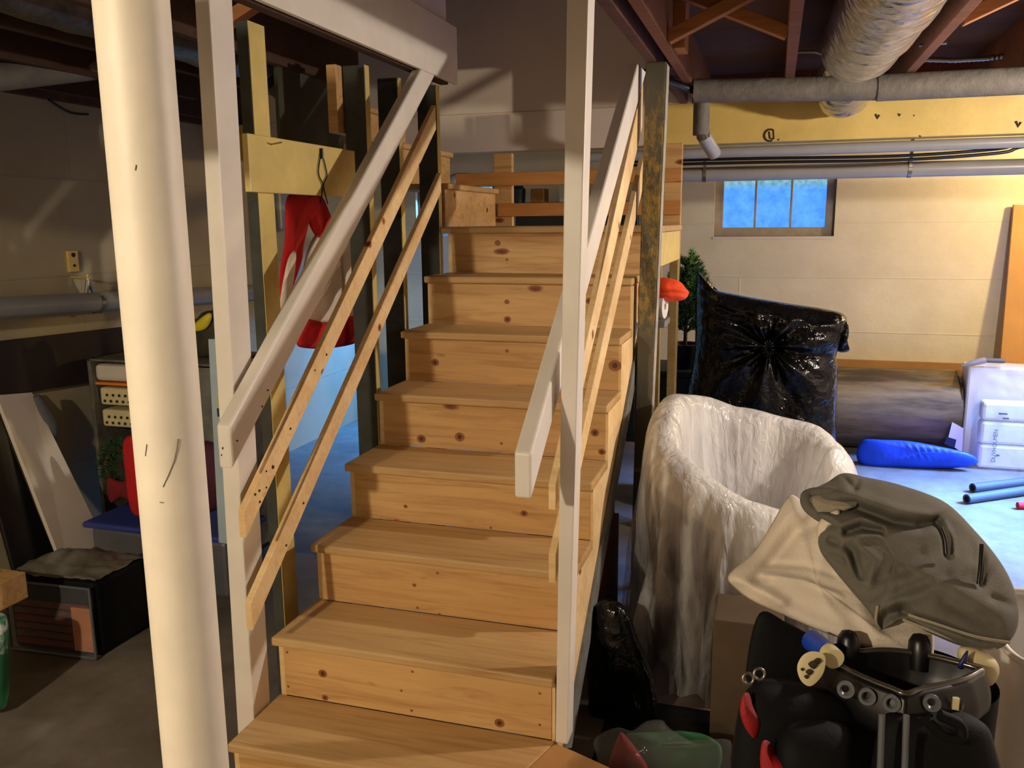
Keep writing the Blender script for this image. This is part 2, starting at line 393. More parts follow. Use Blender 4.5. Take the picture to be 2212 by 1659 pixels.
# ================================================================== THE SETTING
ST = dict(kind='structure')
mb().box(-2.0, 4.3, -4, 5.45, -.1, 0).done('floor', 'floor', **ST)
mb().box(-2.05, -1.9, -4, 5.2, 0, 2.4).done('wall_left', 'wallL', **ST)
wa, wb = P(1541, 511, Y=5.2), P(1809, 380, Y=5.2); wx0, wx1, wz0, wz1 = wa.x, wb.x, wa.z, 1.98
w = mb(); w.box(-1.9, -1.5, 5.2, 5.45, 0, 2.4); w.box(-.8, wx0, 5.2, 5.45, 0, 2.4); w.box(-1.5, -.8, 5.2, 5.45, 0, 1.52); w.box(-1.5, -.8, 5.2, 5.45, 1.95, 2.4); w.box(wx1, 4.2, 5.2, 5.45, 0, 2.4); w.box(wx0, wx1, 5.2, 5.45, 0, wz0); w.box(wx0, wx1, 5.2, 5.45, wz1, 2.4)
w.done('wall_back', 'block', **ST)
w = mb(); w.box(4.2, 4.35, -4, 3.0, 0, 2.4); w.box(4.2, 4.35, 4.5, 5.2, 0, 2.4); w.box(4.2, 4.35, 3.0, 4.5, 0, 1.25); w.box(4.2, 4.35, 3.0, 4.5, 2.1, 2.4)
w.done('wall_right', 'plaster', **ST)
mb().box(-2.0, 4.3, -4.1, -4, 0, 2.4).done('wall_front', 'plaster', **ST)
w = mb()
for a in ((-2, .02, -4, 2.05), (.02, .93, -4, .1), (.93, 4.3, -4, 5.45), (-2, .93, 3.05, 5.45), (-2, -1.5, 2.05, 3.05)): w.box(*a, 2.4, 2.43)
M_['subfloor'] = pine('dark_subfloor', (92, 58, 38), rot=(0, 0, .785), dark=.6, knots=False, rough=.85)
w.done('ceiling', 'subfloor', **ST)
mb().box(-1.5, .96, 3.0, 3.05, 2.2, 3.6).done('wall_stairwell_back', 'drywall', **ST)
mb().box(.005, .03, .1, 2.0, 2.437, 3.6).done('wall_stairwell_left', 'white', **ST)
mb().box(.93, .96, .1, 3.0, 2.4, 3.6).done('wall_stairwell_right', 'drywall', **ST)
mb().box(-.0, .96, .07, .1, 2.4, 3.6).done('wall_stairwell_front', 'drywall', **ST)
mb().box(-1.55, .96, .07, 3.05, 3.6, 3.63).done('ceiling_stairwell', 'drywall', **ST)
# window with three panes, deep plastered reveal
fr = mb()
fy0, fy1 = 5.245, 5.30
gx = [P(x, 490, Y=fy0).x for x in (1560, 1630, 1707, 1783)]; gz0 = P(1680, 491, Y=fy0).z; gz1 = wz1-.05
fr.box(wx0, gx[0]+.004, fy0, fy1, wz0, wz1); fr.box(gx[3]-.004, wx1, fy0, fy1, wz0, wz1)
fr.box(gx[0], gx[3], fy0, fy1, wz0, gz0); fr.box(gx[0], gx[3], fy0, fy1, gz1, wz1)
for x in gx[1:3]: fr.box(x-.008, x+.008, fy0+.006, fy1, gz0, gz1)
M_['frame'] = plain('window_frame_paint', (168, 152, 132), .6, .12, 12, .1)
wf = fr.done('window_1', M_['frame'], bevel=.004, **ST)
for i in range(3):
    mb().box(gx[i]+.003, gx[i+1]-.003, fy0+.02, fy0+.026, gz0-.002, gz1).done('pane', 'pane', wf)
mb().box(wx0-.005, wx1+.005, 5.195, 5.30, wz0-.022, wz0).done('window_sill', 'plaster', wf)
fr = mb(); fr.box(-1.5, -1.46, fy0, fy1, 1.52, 1.95); fr.box(-.84, -.8, fy0, fy1, 1.52, 1.95); fr.box(-1.46, -.84, fy0, fy1, 1.52, 1.56); fr.box(-1.46, -.84, fy0, fy1, 1.91, 1.95); fr.box(-1.16, -1.14, fy0, fy1, 1.56, 1.91)
wf2 = fr.done('window_added', M_['greywood'], bevel=.004, **ST)  # window added out of sight behind the stairs for the left blue light
for x0, x1 in ((-1.46, -1.16), (-1.14, -.84)): mb().box(x0, x1, fy0+.02, fy0+.026, 1.56, 1.91).done('pane', 'pane', wf2)  # panes of the added window, out of sight behind the stairs
fr = mb(); fr.box(4.2, 4.25, 3.0, 3.05, 1.25, 2.1); fr.box(4.2, 4.25, 4.45, 4.5, 1.25, 2.1); fr.box(4.2, 4.25, 3.05, 4.45, 1.25, 1.3); fr.box(4.2, 4.25, 3.05, 4.45, 2.05, 2.1); fr.box(4.2, 4.25, 3.73, 3.77, 1.3, 2.05)
wf3 = fr.done('window_3', M_['greywood'], bevel=.004, **ST)
for y0, y1 in ((3.05, 3.73), (3.77, 4.45)): mb().box(4.22, 4.226, y0, y1, 1.3, 2.05).done('pane', 'pane', wf3)
mb().box(-1.9, -1.86, -4, 5.2, 2.2, 2.4).done('trim_2', 'oldred', **ST)
# brickwork of the foundation above the main beam
M_['brick'] = m_block('old_brick', (108, 52, 40), .21, .07, -.7, (R90, 0, 0), bst=.6)
mb().box(.95, 4.2, 3.45, 3.52, 2.2, 2.4).done('trim_1', 'brick', **ST)

# ================================================================== STAIRS
RISE, RUN, WID = .2, .2504, .872
st = thing('staircase', 'pine basement staircase of nosed treads and plain risers between two handrails', 'stairs', (.436, 1.2, 0))
for i in range(1, 8):
    y, z = i*RUN, i*RISE
    if i == 1:
        b = mb().prism([(0, .262, z-.028), (.80, .285, z-.028), (.872, .52, z-.028), (.872, y+RUN+.03, z-.028), (0, y+RUN+.03, z-.028)], (0, 0, .028))
    else: b = mb().box(0, WID, y, y+RUN+.03, z-.028, z)
    b.done('tread', 'tread', st, bevel=.006)
KNOTS = {2: ((697, 1455, 9), (702, 1507, 7), (1079, 1562, 10), (620, 1409, 3), (623, 1483, 3), (891, 1451, 3), (867, 1492, 3), (889, 1535, 3), (1166, 1498, 3), (1166, 1566, 3)),
         3: ((902, 1313, 3), (895, 1264, 4), (945, 1238, 3), (949, 1327, 3)), 4: ((876, 1094, 4), (857, 1130, 9), (1132, 1109, 7), (1060, 1140, 3)), 5: ((910, 948, 9), (993, 944, 10), (1285, 935, 8), (1300, 976, 7), (1083, 958, 3)),
         6: ((940, 783, 8), (1328, 790, 12), (1095, 758, 4)), 7: ((1095, 652, 5), (1096, 690, 7), (1273, 650, 7)), 8: ((1075, 525, 6), (1095, 561, 3))}
M_['knotrim'] = plain('pine_knot_ring', (150, 92, 46), .6, .2, 30); M_['knot'] = plain('pine_knot', (82, 44, 24), .6, .2, 30)
for i in range(1, 9):
    y, z = i*RUN+.03, i*RISE
    w = mb().box(.022, WID-.012, y, y+.02, z-RISE, z-.028); bmesh.ops.recalc_face_normals(w.bm, faces=w.bm.faces)
    for px, py, r in KNOTS.get(i, ()):
        c = P(px, py, Y=y-.0005); k_ = r*1.02/F*(c-CAM).dot(CF)
        w.bm.faces.new([w.bm.verts.new(c+Vector((1.15*k_*math.cos(t), 0, k_*math.sin(t)))) for t in [a*.5236 for a in range(12)]]).material_index = 1
        if r > 6: w.bm.faces.new([w.bm.verts.new(c+Vector((.5*k_*math.cos(t), -.0004, .5*k_*math.sin(t)))) for t in [a*.5236 for a in range(12)]]).material_index = 2
    o = w.done('riser', 'pine', st); o.data.materials.append(M_['knotrim']); o.data.materials.append(M_['knot'])
# corner board of the bottom step, running out past the right post
q = [(.80, .285), (.872, .52), (.93, .50), (1.42, .30), (1.42, -.05), (1.0, -.1)]
mb().prism([(x, y, .172) for x, y in q], (0, 0, .028)).done('corner_tread', 'card', st, bevel=.004)
mb().prism([(x*.985, y+.012, 0) for x, y in q[:1]+q[3:]], (0, 0, .172)).done('corner_riser', 'pine', st)
for x0, x1, nm in ((.004, .022, 'stringer'), (WID-.012, WID-.002, 'stringer')):
    pts = [(x0, .285, 0), (x0, .285, .17)]
    for i in range(2, 9):
        pts += [(x0, i*RUN+.034, (i-1)*RISE-.03), (x0, i*RUN+.034, i*RISE-.03)]
    pts += [(x0, 2.06, 1.55), (x0, 2.06, 1.28), (x0, .50, .02), (x0, .48, 0)]
    mb().prism(pts, (x1-x0, 0, 0)).done(nm, 'pineS', st)
for x0 in (-.002, WID-.012):
    mb().prism([(x0, .70, .07), (x0, 2.06, 1.16), (x0, 2.06, 1.27), (x0, .62, .12)], (.02, 0, 0)).done('lower_carriage', 'greywood', st)
# landing and upper flight
LX1 = P(1428, 496, Y=2.0).x
ld = thing('stair_landing', 'square pine landing at the top of the straight flight', 'landing', (.5, 2.4, 0))
mb().box(-.02, LX1, 2.003, 2.83, 1.572, 1.6).done('platform', 'tread', ld, bevel=.006)
mb().box(.0, LX1-.01, 2.06, 2.10, 1.43, 1.57).done('rim_joist', 'pine', ld)
mb().box(LX1-.05, LX1-.01, 2.10, 2.83, 1.43, 1.57).done('rim_joist', 'yellow', ld)
mb().box(LX1-.042, LX1-.002, 2.06, 2.10, 0, 1.43).done('leg', 'oliveleg', ld, bevel=.002)
mb().box(LX1-.042, LX1-.002, 2.70, 2.79, 0, 1.43).done('leg', 'oliveleg', ld, bevel=.002)
mb().box(0.0, .04, 2.78, 2.82, 0, 1.43).done('leg', 'pineZ', ld, bevel=.002)
up = thing('upper_flight', 'short upper flight of pine steps turning left off the landing', 'stairs', (-.4, 2.4, 1.6))
for i in range(5):
    x, z = -i*.25, 1.6+.19*(i+1)
    mb().box(x-.28, x, 2.06+.012*(i > 0), 2.80, z-.026, z).done('tread', 'tread', up, bevel=.006)
    mb().box(x-.04, x-.022, 2.075, 2.80, z-.19, z-.026).done('riser', 'pine', up)
rl = thing('landing_railing', 'low pine railing of two rails under the beam behind the landing', 'railing', (.5, 2.85, 1.43))
def rbox(n, x0, x1, y0, y1, Y, t, mat, par, pad=0):
    a, b = P(x0, y1, Y=Y), P(x1, y0, Y=Y); return mb().box(a.x, b.x, Y, Y+t, a.z-pad, b.z).done(n, mat, par, bevel=.002)
rbox('post', 1069, 1105, 331, 560, 2.845, .04, 'pineZ', rl)
a, b = P(1431, 565, Y=2.845), P(1474, 320, Y=2.845); mb().box(a.x, b.x, 2.845, 2.885, a.z, 1.996).done('post', 'pineZ', rl, bevel=.002)
for y0, y1 in ((369, 398), (437, 466)):
    z0, z1 = P(1240, y1, Y=2.84).z, P(1240, y0, Y=2.84).z
    mb().box(-.25 if y0 < 400 else -.02, P(1472, 380, Y=2.83).x, 2.828, 2.846, z0, z1).done('rail', 'pineOr', rl, bevel=.002)

# ------------------------------------------------------------------ posts, handrails
def rail(name, X, t, u0, u1, l0, l1, mat, label, cat, zmax=None, bevel=.004, group=None):
    pu0, pu1, pl0, pl1 = P(*u0, X=X), P(*u1, X=X), P(*l0, X=X), P(*l1, X=X)
    y0, y1 = (pu0.y+pl0.y)/2, (pu1.y+pl1.y)/2
    def on(a, b, y): return a.z+(b.z-a.z)*(y-a.y)/(b.y-a.y)
    q = [(X, y0, on(pl0, pl1, y0)), (X, y1, on(pl0, pl1, y1)), (X, y1, on(pu0, pu1, y1)), (X, y0, on(pu0, pu1, y0))]
    if zmax:
        yl = pl0.y+(zmax-pl0.z)*(pl1.y-pl0.y)/(pl1.z-pl0.z); yu = pu0.y+(zmax-pu0.z)*(pu1.y-pu0.y)/(pu1.z-pu0.z)
        q = [q[0], (X, yl, zmax), (X, yu, zmax), q[3]]
    return mb().prism(q, (-t, 0, 0)).done(name, mat, bevel=bevel, label=label, cat=cat, group=group)
rail('handrail', .055, .042, (497, 919), (905, 160), (502, 1016), (935, 173), 'white', 'white-painted sloping handrail on the left side of the stairs', 'handrail', 2.203, .007)
rail('guard_rail', .036, .02, (529, 1100), (943, 222), (530, 1165), (940, 284), 'pineS', 'bare pine rail just below the left white handrail', 'rail', None, .002)
rail('guard_rail', .036, .02, (543, 1299), (953, 372), (545, 1365), (953, 415), 'pineS', 'lowest bare pine rail on the left side of the stairs', 'rail', None, .002)
rail('handrail', .872, .042, (1149, 976), (1382, 129), (1147, 1083), (1401, 138), 'white', 'white-painted sloping handrail on the right side of the stairs', 'handrail', 2.2, .006)
RAILS = [o for o in C.objects if o.name.startswith(('handrail', 'guard_rail'))]
def dots(o, pts, **k):
    for px, py, r in pts: mb().lathe([(0, .0012), (r, .0012), (r, 0)], P(px, py, **k), 8, (1, -.3, 0)).done('nail_hole', 'ink', o)
dots(RAILS[0], ((578, 843, .003), (566, 878, .003), (512, 952, .003)), X=.0552); dots(RAILS[0], ((482, 968, .004), (479, 983, .003)), Y=P(497, 919, X=.055).y-.0015)
dots(RAILS[1], ((575, 1018, .003), (589, 1009, .006), (551, 1068, .004), (560, 1060, .004), (561, 1084, .004), (575, 1053, .003), (627, 926, .004), (705, 766, .004), (680, 800, .003)), X=.0362)
dots(RAILS[2], ((655, 1087, .004), (618, 1178, .004)), X=.0362)
def rail2(X, t, u, l, yend0, yend1, label):
    a, b, c, d = P(*u[0], X=X), P(*u[1], X=X), P(*l[0], X=X), P(*l[1], X=X)
    on = lambda a, b, y: a.z+(b.z-a.z)*(y-a.y)/(b.y-a.y)
    q = [(X, yend0, on(c, d, yend0)), (X, yend1, on(c, d, yend1)), (X, yend1, on(a, b, yend1)), (X, yend0, on(a, b, yend0))]
    mb().prism(q, (-t, 0, 0)).done('guard_rail', 'pineS', bevel=.002, label=label, cat='rail')
rail2(.872, .02, ((1298, 600), (1377, 237)), ((1314, 600), (1384, 290)), .53, 1.93, 'bare pine rail just below the right white handrail')
rail2(.872, .02, ((1333, 600), (1384, 370)), ((1346, 600), (1389, 405)), .53, 1.99, 'lowest bare pine rail on the right side of the stairs')
def lean(name, b0, b1, t0, t1, mat, label, cat, bevel=.004):
    (x0, x1, y0, y1, z0), (u0, u1, v0, v1, z1) = b0+b1, t0+t1
    w = mb(); lo = [w.bm.verts.new(p) for p in ((x0, y0, z0), (x1, y0, z0), (x1, y1, z0), (x0, y1, z0))]
    hi = [w.bm.verts.new(p) for p in ((u0, v0, z1), (u1, v0, z1), (u1, v1, z1), (u0, v1, z1))]
    w.bm.faces.new(lo); w.bm.faces.new(hi)
    for i in range(4): w.bm.faces.new((lo[i], lo[(i+1) % 4], hi[(i+1) % 4], hi[i]))
    return w.done(name, mat, bevel=bevel, label=label, cat=cat)
lean('newel_post', (-.068, -.008), (.40, .487, 0), (-.031, .012), (.40, .50, 2.2), 'white', 'white square post at the left foot of the stairs, carrying the left handrail', 'post')
lean('newel_post', (.874, .909), (.52, .585, .2), (.905, .957), (.50, .575, 2.2), 'white', 'tall white post at the right foot of the stairs', 'post')
lean('support_post', (.876, .930), (1.80, 1.87, 0), (.900, .976), (1.80, 1.87, 2.2), 'post', 'rough dark post with flaking mustard paint beside the right handrail', 'post')
sp_ = [o for o in C.objects if o.name.startswith('support_post')][-1]
w = mb(); q_ = [(.9315, 1.802, .02), (.977, 1.802, 2.19), (.977, 1.868, 2.19), (.9315, 1.868, .02)]; o = w.prism(q_, (.003, 0, 0)).done('painted_edge', 'worn', sp_, label='worn white-painted edge')
# steel column in front, with plate and base
cx, cy = 1.3902-.8250*.93, -1.5534+.93
co = thing('support_column', 'thick round white-painted steel column left of the stairs', 'column', (cx, cy, 0))
mb().lathe([(0, 0), (.0445, 0), (.0445, 1.93), (0, 1.93)], (cx, cy, .0), 48).done('shaft', 'colpaint', co, smooth=40)
def oncol(px, py):
    r_ = (P(px, py, D=1)-CAM); dx, dy = r_.x, r_.y; ox, oy = CAM.x-cx, CAM.y-cy; a_ = dx*dx+dy*dy; b_ = ox*dx+oy*dy; c_ = ox*ox+oy*oy-.0448**2
    return CAM+r_*((-b_-math.sqrt(max(0, b_*b_-a_*c_)))/a_)
for l in ([(352, 1052), (364, 1026), (376, 996), (382, 970), (385, 948)], [(345, 1085), (353, 1086)], [(314, 985), (317, 960)], [(292, 368), (294, 356)]):
    mb().tube([oncol(*p) for p in l], .0007, 5).done('scuff_mark', 'scuff', co)
mb().box(cx-.1, cx+.1, cy-.1, cy+.1, 1.93, 1.942).done('cap_plate', 'colpaint', co)
mb().box(-1.9, 4.2, cy-.09, cy+.09, 1.942, 2.2).done('girder', 'joist', bevel=.004, label='heavy wooden girder carried by the round white column', cat='beam')
# ------------------------------------------------------------------ ceiling timbers
mb().box(.03, .05, .1, 2.075, 2.204, 2.437).done('header_board', 'white', bevel=.003, label='white-painted header board along the left edge of the stair opening', cat='board')
bm_ = thing('main_beam', 'yellow-painted main beam crossing behind the stairs', 'beam', (1.2, 3.06, 2.0))
mb().box(-1.9, 4.2, 3.0, 3.12, 1.999, 2.2).done('timber', 'beamy', bm_, bevel=.003)
o = mb().box(-1.5, .82, 2.992, 3.0, 1.997, 2.196).done('white_face', 'drywall', bm_); o['label'] = 'white-painted stretch of the beam'
c0 = P(1663, 292, Y=2.998); w = mb()
arc = [c0+Vector((.026*math.cos(t), 0, .028*math.sin(t))) for t in [math.radians(60+i*20) for i in range(13)]]
w.tube(arc, .0045, 6); w.tube([c0+Vector((-.004, 0, .018)), c0+Vector((.002, 0, -.016)), c0+Vector((.02, 0, -.018))], .0035, 6); w.tube([c0+Vector((.016, 0, .026)), c0+Vector((.02, 0, -.02))], .003, 6)
w.tube([c0+Vector((.04, -.001, -.022)), c0+Vector((.044, .001, -.024))], .004, 6); w.done('stamped_mark', 'ink', bm_)
for px, py, r in ((1896, 253, .010), (1943, 249, .006), (1988, 295, .004), (1975, 250, .003), (2200, 270, .012)):
    c = P(px, py, Y=2.998); mb().tube([c+Vector((-r, 0, r*1.4)), c+Vector((0, 0, -r*.6)), c+Vector((r*.7, 0, r))], r*.45, 6).done('dent', 'ink', bm_)
M_['joistshaded'] = pine('shaded_old_joist', (70, 46, 32), rot=(0, 0, -R90), dark=.6, knots=False, rough=.85)  # darker copy of the joist wood, shade of the left ceiling painted in
JN = {-1.68: ('leftmost dark ceiling joist near the left wall', 'joistshaded'), -1.26: ('second dark ceiling joist from the left wall', 'joistshaded'), -.84: ('third dark ceiling joist from the left wall', 'joistshaded'),
      -.42: ('dark ceiling joist next left of the one behind the header board', 'joistshaded'), 0: ('dark ceiling joist directly behind the white header board', 'joistshaded'),
      .92: ('rough red-brown joist edging the right side of the stair opening', 'oldred'), 1.0: ('brown ceiling joist right of the rough red-brown one', 'joist'),
      1.42: ('ceiling joist between the cross braces and the silver duct', 'joist'), 1.885: ('ceiling joist just right of the big silver duct', 'joist'),
      2.31: ('second ceiling joist right of the big silver duct', 'joist'), 2.73: ('third ceiling joist right of the big silver duct', 'joist'), 3.15: ('fourth ceiling joist right of the big silver duct', 'joist')}
for x, (lb, mt) in JN.items():
    h = .019
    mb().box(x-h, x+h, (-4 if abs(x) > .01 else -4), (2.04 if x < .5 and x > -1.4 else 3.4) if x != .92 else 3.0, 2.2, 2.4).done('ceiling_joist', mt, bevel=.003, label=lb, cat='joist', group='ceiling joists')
for x, lb in ((1.42, 'joist end over the back room, left of the window'), (1.885, 'joist end over the back room, right of the window'), (2.73, 'joist end over the back room near the tan panel')):
    mb().box(x-.019, x+.019, 3.52, 5.2, 2.2, 2.4).done('ceiling_joist', 'joist', label=lb, cat='joist', group='ceiling joists')
def brace(x0, x1, y, up, lb):
    a, b = (2.215, 2.385) if up else (2.385, 2.215)
    mb().beam((x0+.02, y, a), (x1-.02, y, b), .04, .045, (0, 1, 0)).done('cross_brace', 'joistlit', bevel=.002, label=lb, cat='brace', group='cross bracing between joists')
brace(1.0, 1.42, 1.47, True, 'cross brace rising to the right, left of the silver duct'); brace(1.0, 1.42, 1.53, False, 'cross brace falling to the right, left of the silver duct')
brace(1.885, 2.31, 1.5, True, 'bright cross brace rising to the right of the silver duct'); brace(1.885, 2.31, 1.56, False, 'cross brace falling to the right, right of the silver duct')
brace(-.42, 0, .95, True, 'cross brace under the floor left of the header board'); 
mb().box(1.02, 1.06, 1.62, 1.75, 2.21, 2.395).done('blocking', 'joistlit', label='short orange wood block nailed to the joist above the right handrail', cat='block')
mb().box(.941, .979, 2.05, 2.5, 2.22, 2.39).done('blocking', 'oldred', label='dark wood block wedged between two joists above the dark post', cat='block')
# ducts
def duct(name, pts, r, label, rib=.012, n=10, mat='foil'):
    q = []; rr = []
    w = MB(); P_ = [Vector(p) for p in pts]
    dense = []
    for i in range(len(P_)-1):
        p0, p1, p2, p3 = P_[max(0, i-1)], P_[i], P_[i+1], P_[min(len(P_)-1, i+2)]
        for k in range(n):
            t = k/n; dense.append(.5*((2*p1)+(p2-p0)*t+(2*p0-5*p1+4*p2-p3)*t*t+(3*p1-p0-3*p2+p3)*t**3))
            rr.append((r[i]+(r[i+1]-r[i])*t)*(1+rib*math.sin(len(dense)*2.1)))
    dense.append(P_[-1]); rr.append(r[-1])
    w.tube(dense, rr, 36)
    for v in w.bm.verts: v.co += Vector((nz(v.co, 9), nz(v.co, 9, 3), nz(v.co, 9, 7)))*.009
    return w.done(name, mat, smooth=60, label=label, cat='duct')
duct('silver_duct', [(1.68, -.3, 2.253), (1.68, .9, 2.253), (1.67, 1.6, 2.253), (1.66, 1.95, 2.253), (1.65, 2.16, 2.265)], [.138, .139, .139, .138, .115], 'fat silver foil duct running overhead at the upper right')
duct('silver_duct', [(1.64, 2.18, 2.27), (1.64, 2.36, 2.28), (1.66, 2.60, 2.235), (1.66, 2.80, 2.205), (1.66, 2.97, 2.21)], [.11, .085, .12, .125, .10], 'narrow end of silver duct dipping behind the grey overhead pipe')
duct('silver_duct', [(-.64, -.48, 2.285), (-.64, .5, 2.285), (-.64, 1.2, 2.285), (-.64, 1.62, 2.285)], [.10, .10, .10, .10], 'silver foil duct crossing the upper left corner behind the white column', mat='foildull')
duct('silver_duct', [(-.63, 1.72, 2.25), (-.58, 1.86, 2.19), (-.55, 1.98, 2.20)], [.09, .105, .08], 'short crumpled silver duct end hanging above the yellow cross board', mat='foildull')
# pipes
pl = thing('lagged_pipe', 'thick grey lagged pipe running across the yellow beam at upper right', 'pipe', (1.7, 2.42, 2.15))
ya = 2.37
p0, p1, p2 = P(1500, 196, Y=ya), P(1895, 190, Y=ya), P(2212, 174, Y=ya)
mb().tube([p0, p1], .049, 20).done('lagging', 'lag', pl, smooth=40); mb().tube([p1, p2+(p2-p1)*1.2], .053, 20).done('lagging', 'lag', pl, smooth=40)
mb().tube([p0+Vector((-.18, -.35, .03)), p0+Vector((-.08, -.1, .02)), p0], .018, 10, smooth=6).done('feed_tube', 'black', pl, smooth=40)
el = thing('elbow_pipe', 'grey drop pipe with an elbow hanging in front of the yellow beam', 'pipe', P(1520, 290, Y=2.5))
mb().tube([P(1516, 208, Y=2.5), P(1514, 292, Y=2.5)], .036, 18).done('drop', 'lag', el, smooth=40)
mb().tube([P(1517, 280, Y=2.5), P(1524, 300, Y=2.5)], .022, 14).done('joint', 'steel', el, smooth=40)
mb().tube([P(1519, 292, Y=2.51), P(1543, 332, Y=2.62)], .032, 18).done('branch', 'pvc', el, smooth=40)
mb().tube([(.3, 3.09, 1.957), (4.2, 3.09, 1.975)], .026, 14).done('water_pipe', 'pvc', smooth=40, label='slim grey pipe tucked under the yellow beam', cat='pipe')
dp = thing('drain_pipe', 'long grey drain pipe running across above the basement window', 'pipe', (1.5, 3.5, 1.8))
zz0, zz1 = P(1480, 378, Y=3.5).z, P(2212, 360, Y=3.5).z
xa, xb = P(1480, 378, Y=3.5).x, P(2212, 360, Y=3.5).x
fz = lambda x: zz0+(zz1-zz0)*(x-xa)/(xb-xa)+.0
mb().tube([(-.42, 3.5, fz(-.42)), (4.2, 3.5, fz(4.2))], .040, 20).done('run', 'pvc', dp, smooth=40)
mb().tube([(-.42, 3.5, fz(-.42)), (-.50, 3.45, fz(-.5)-.01), (-.52, 3.4, fz(-.5)-.1)], .044, 18, smooth=5).done('elbow', 'pvc', dp, smooth=60)
for px in (1967, 1522):
    x = P(px, 360, Y=3.46).x; mb().tube([(x-.009, 3.5, fz(x)), (x+.009, 3.5, fz(x))], .0435, 20).done('strap', 'steel', dp, smooth=40); mb().box(x-.008, x+.008, 3.458, 3.464, fz(x), 2.2).done('hanger', 'steel', dp)
for k, (dz, y, lb) in enumerate(((.0, 3.16, 'black cable sagging below the yellow beam'), (.022, 3.2, 'second thin cable along the underside of the yellow beam'))):
    mb().tube([(.6, y, 1.915+dz), (1.3, y, 1.912+dz), (1.95, y, 1.905+dz), (2.4, y, 1.925+dz), (2.6, y, 1.958+dz), (3.6, y, 1.965+dz)], .008, 8, smooth=6).done('cable', 'black', smooth=60, label=lb, cat='cable')
cb = [P(1990, 128, Y=2.75), P(2060, 130, Y=2.75), P(2130, 126, Y=2.75), P(2230, 112, Y=2.75)]
w = MB(); dense = [cb[0].lerp(cb[1], k/10) for k in range(10)]+[cb[1].lerp(cb[2], k/14) for k in range(14)]+[cb[2].lerp(cb[3], k/20) for k in range(21)]
w.tube(dense, [.010+.0025*(k % 2) for k in range(len(dense))], 10).done('conduit', 'steel', smooth=30, label='ribbed metal conduit looping above the grey lagged pipe', cat='conduit')
mb().tube([P(1706, 113, Y=1.95), P(1760, 112, Y=1.96), P(1790, 122, Y=2.0)], .005, 8).done('hanger_wire', 'steel', label='wire tie holding the silver duct to the joist on its left', cat='wire')
mb().tube([P(1985, 98, Y=1.95), P(2045, 93, Y=1.95)], .005, 8).done('hanger_wire', 'steel', label='wire tie holding the silver duct to the joist on its right', cat='wire')
p0, p1 = P(-60, 172, X=-1.35), P(440, 120, X=-1.2)
mb().tube([p0, p1], .05, 18).done('overhead_pipe', 'lag', smooth=40, label='dim grey pipe high on the left under the joists', cat='pipe')

# ------------------------------------------------------------------ stud wall left of the stairs
def stud(x0, x1, y0, y1, z0, z1, lb, dark='studdark'):
    t = thing('wall_stud', lb, 'stud', ((x0+x1)/2, (y0+y1)/2, z0), 'studs of the open wall left of the stairs')
    mb().box(x0, x1-.002, y0, y1, z0, z1).done('core', dark, t, bevel=.002); o = mb().box(x1-.002, x1, y0+.002, y1-.002, z0, z1).done('painted_edge', 'yellow', t); o['label'] = 'yellow-painted edge'
    return t
stud(-.145, -.105, .742, .830, 0, 2.2, 'yellow-edged stud nearest the white left post')
stud(-.195, -.105, 1.49, 1.53, 0, 2.2, 'yellow-edged stud at the right end of the yellow cross board')
stud(-.195, -.105, 1.785, 1.825, 0, 2.2, 'yellow-edged stud halfway between the cross board and the landing')
stud(-.12, -.03, 2.02, 2.058, 0, 2.2, 'yellow-edged stud standing at the landing corner')
a, b = P(606, 330, X=-.43), P(735, 200, X=-.43)
mb().box(-.44, -.425, a.y, b.y, a.z-.02, 2.2).done('hung_panel', 'olive', label='dark olive panel hanging from a joist behind the yellow cross board', cat='panel')
a, b = P(731, 286, X=-.2), P(759, 201, X=-.2)
mb().box(-.24, -.20, a.y, b.y, a.z, 2.2).done('wood_block', 'pineZ', bevel=.002, label='short pine block hanging left of the dark stud above the cross board', cat='block')
z0, z1 = P(540, 415, X=-.1).z, P(540, 281, X=-.1).z
xb_ = thing('cross_board', 'wide yellow-painted board nailed across the studs left of the stairs', 'board', (-.095, 1.04, z0))
mb().box(-.105, -.085, P(535, 300, X=-.085).y, P(767, 340, X=-.085).y, z0, z1-.012).done('plank', 'yellow', xb_, bevel=.003)
a = P(585, 312, X=-.085); mb().tube([a, a+Vector((.045, -.01, .004))], .0025, 6).done('nail', 'steel', xb_)
hx = -.08; c = P(695, 335, X=hx); hk = thing('wire_hanger', 'thin dark wire hanger hooked on the yellow cross board', 'hanger', c)
mb().tube([c+Vector((0, -.003, .01)), P(688, 365, X=hx), P(690, 382, X=hx), P(697, 400, X=hx), P(692, 440, X=hx-.01)], .0022, 6, smooth=4).done('wire', 'black', hk)
mb().tube([c+Vector((0, .003, .01)), P(703, 360, X=hx), P(706, 380, X=hx), P(699, 402, X=hx), P(708, 440, X=hx-.01)], .0022, 6, smooth=4).done('wire', 'black', hk)
mb().tube([c+Vector((.002, 0, .022)), c+Vector((.002, 0, -.012))], .006, 8).done('hook', 'black', hk)
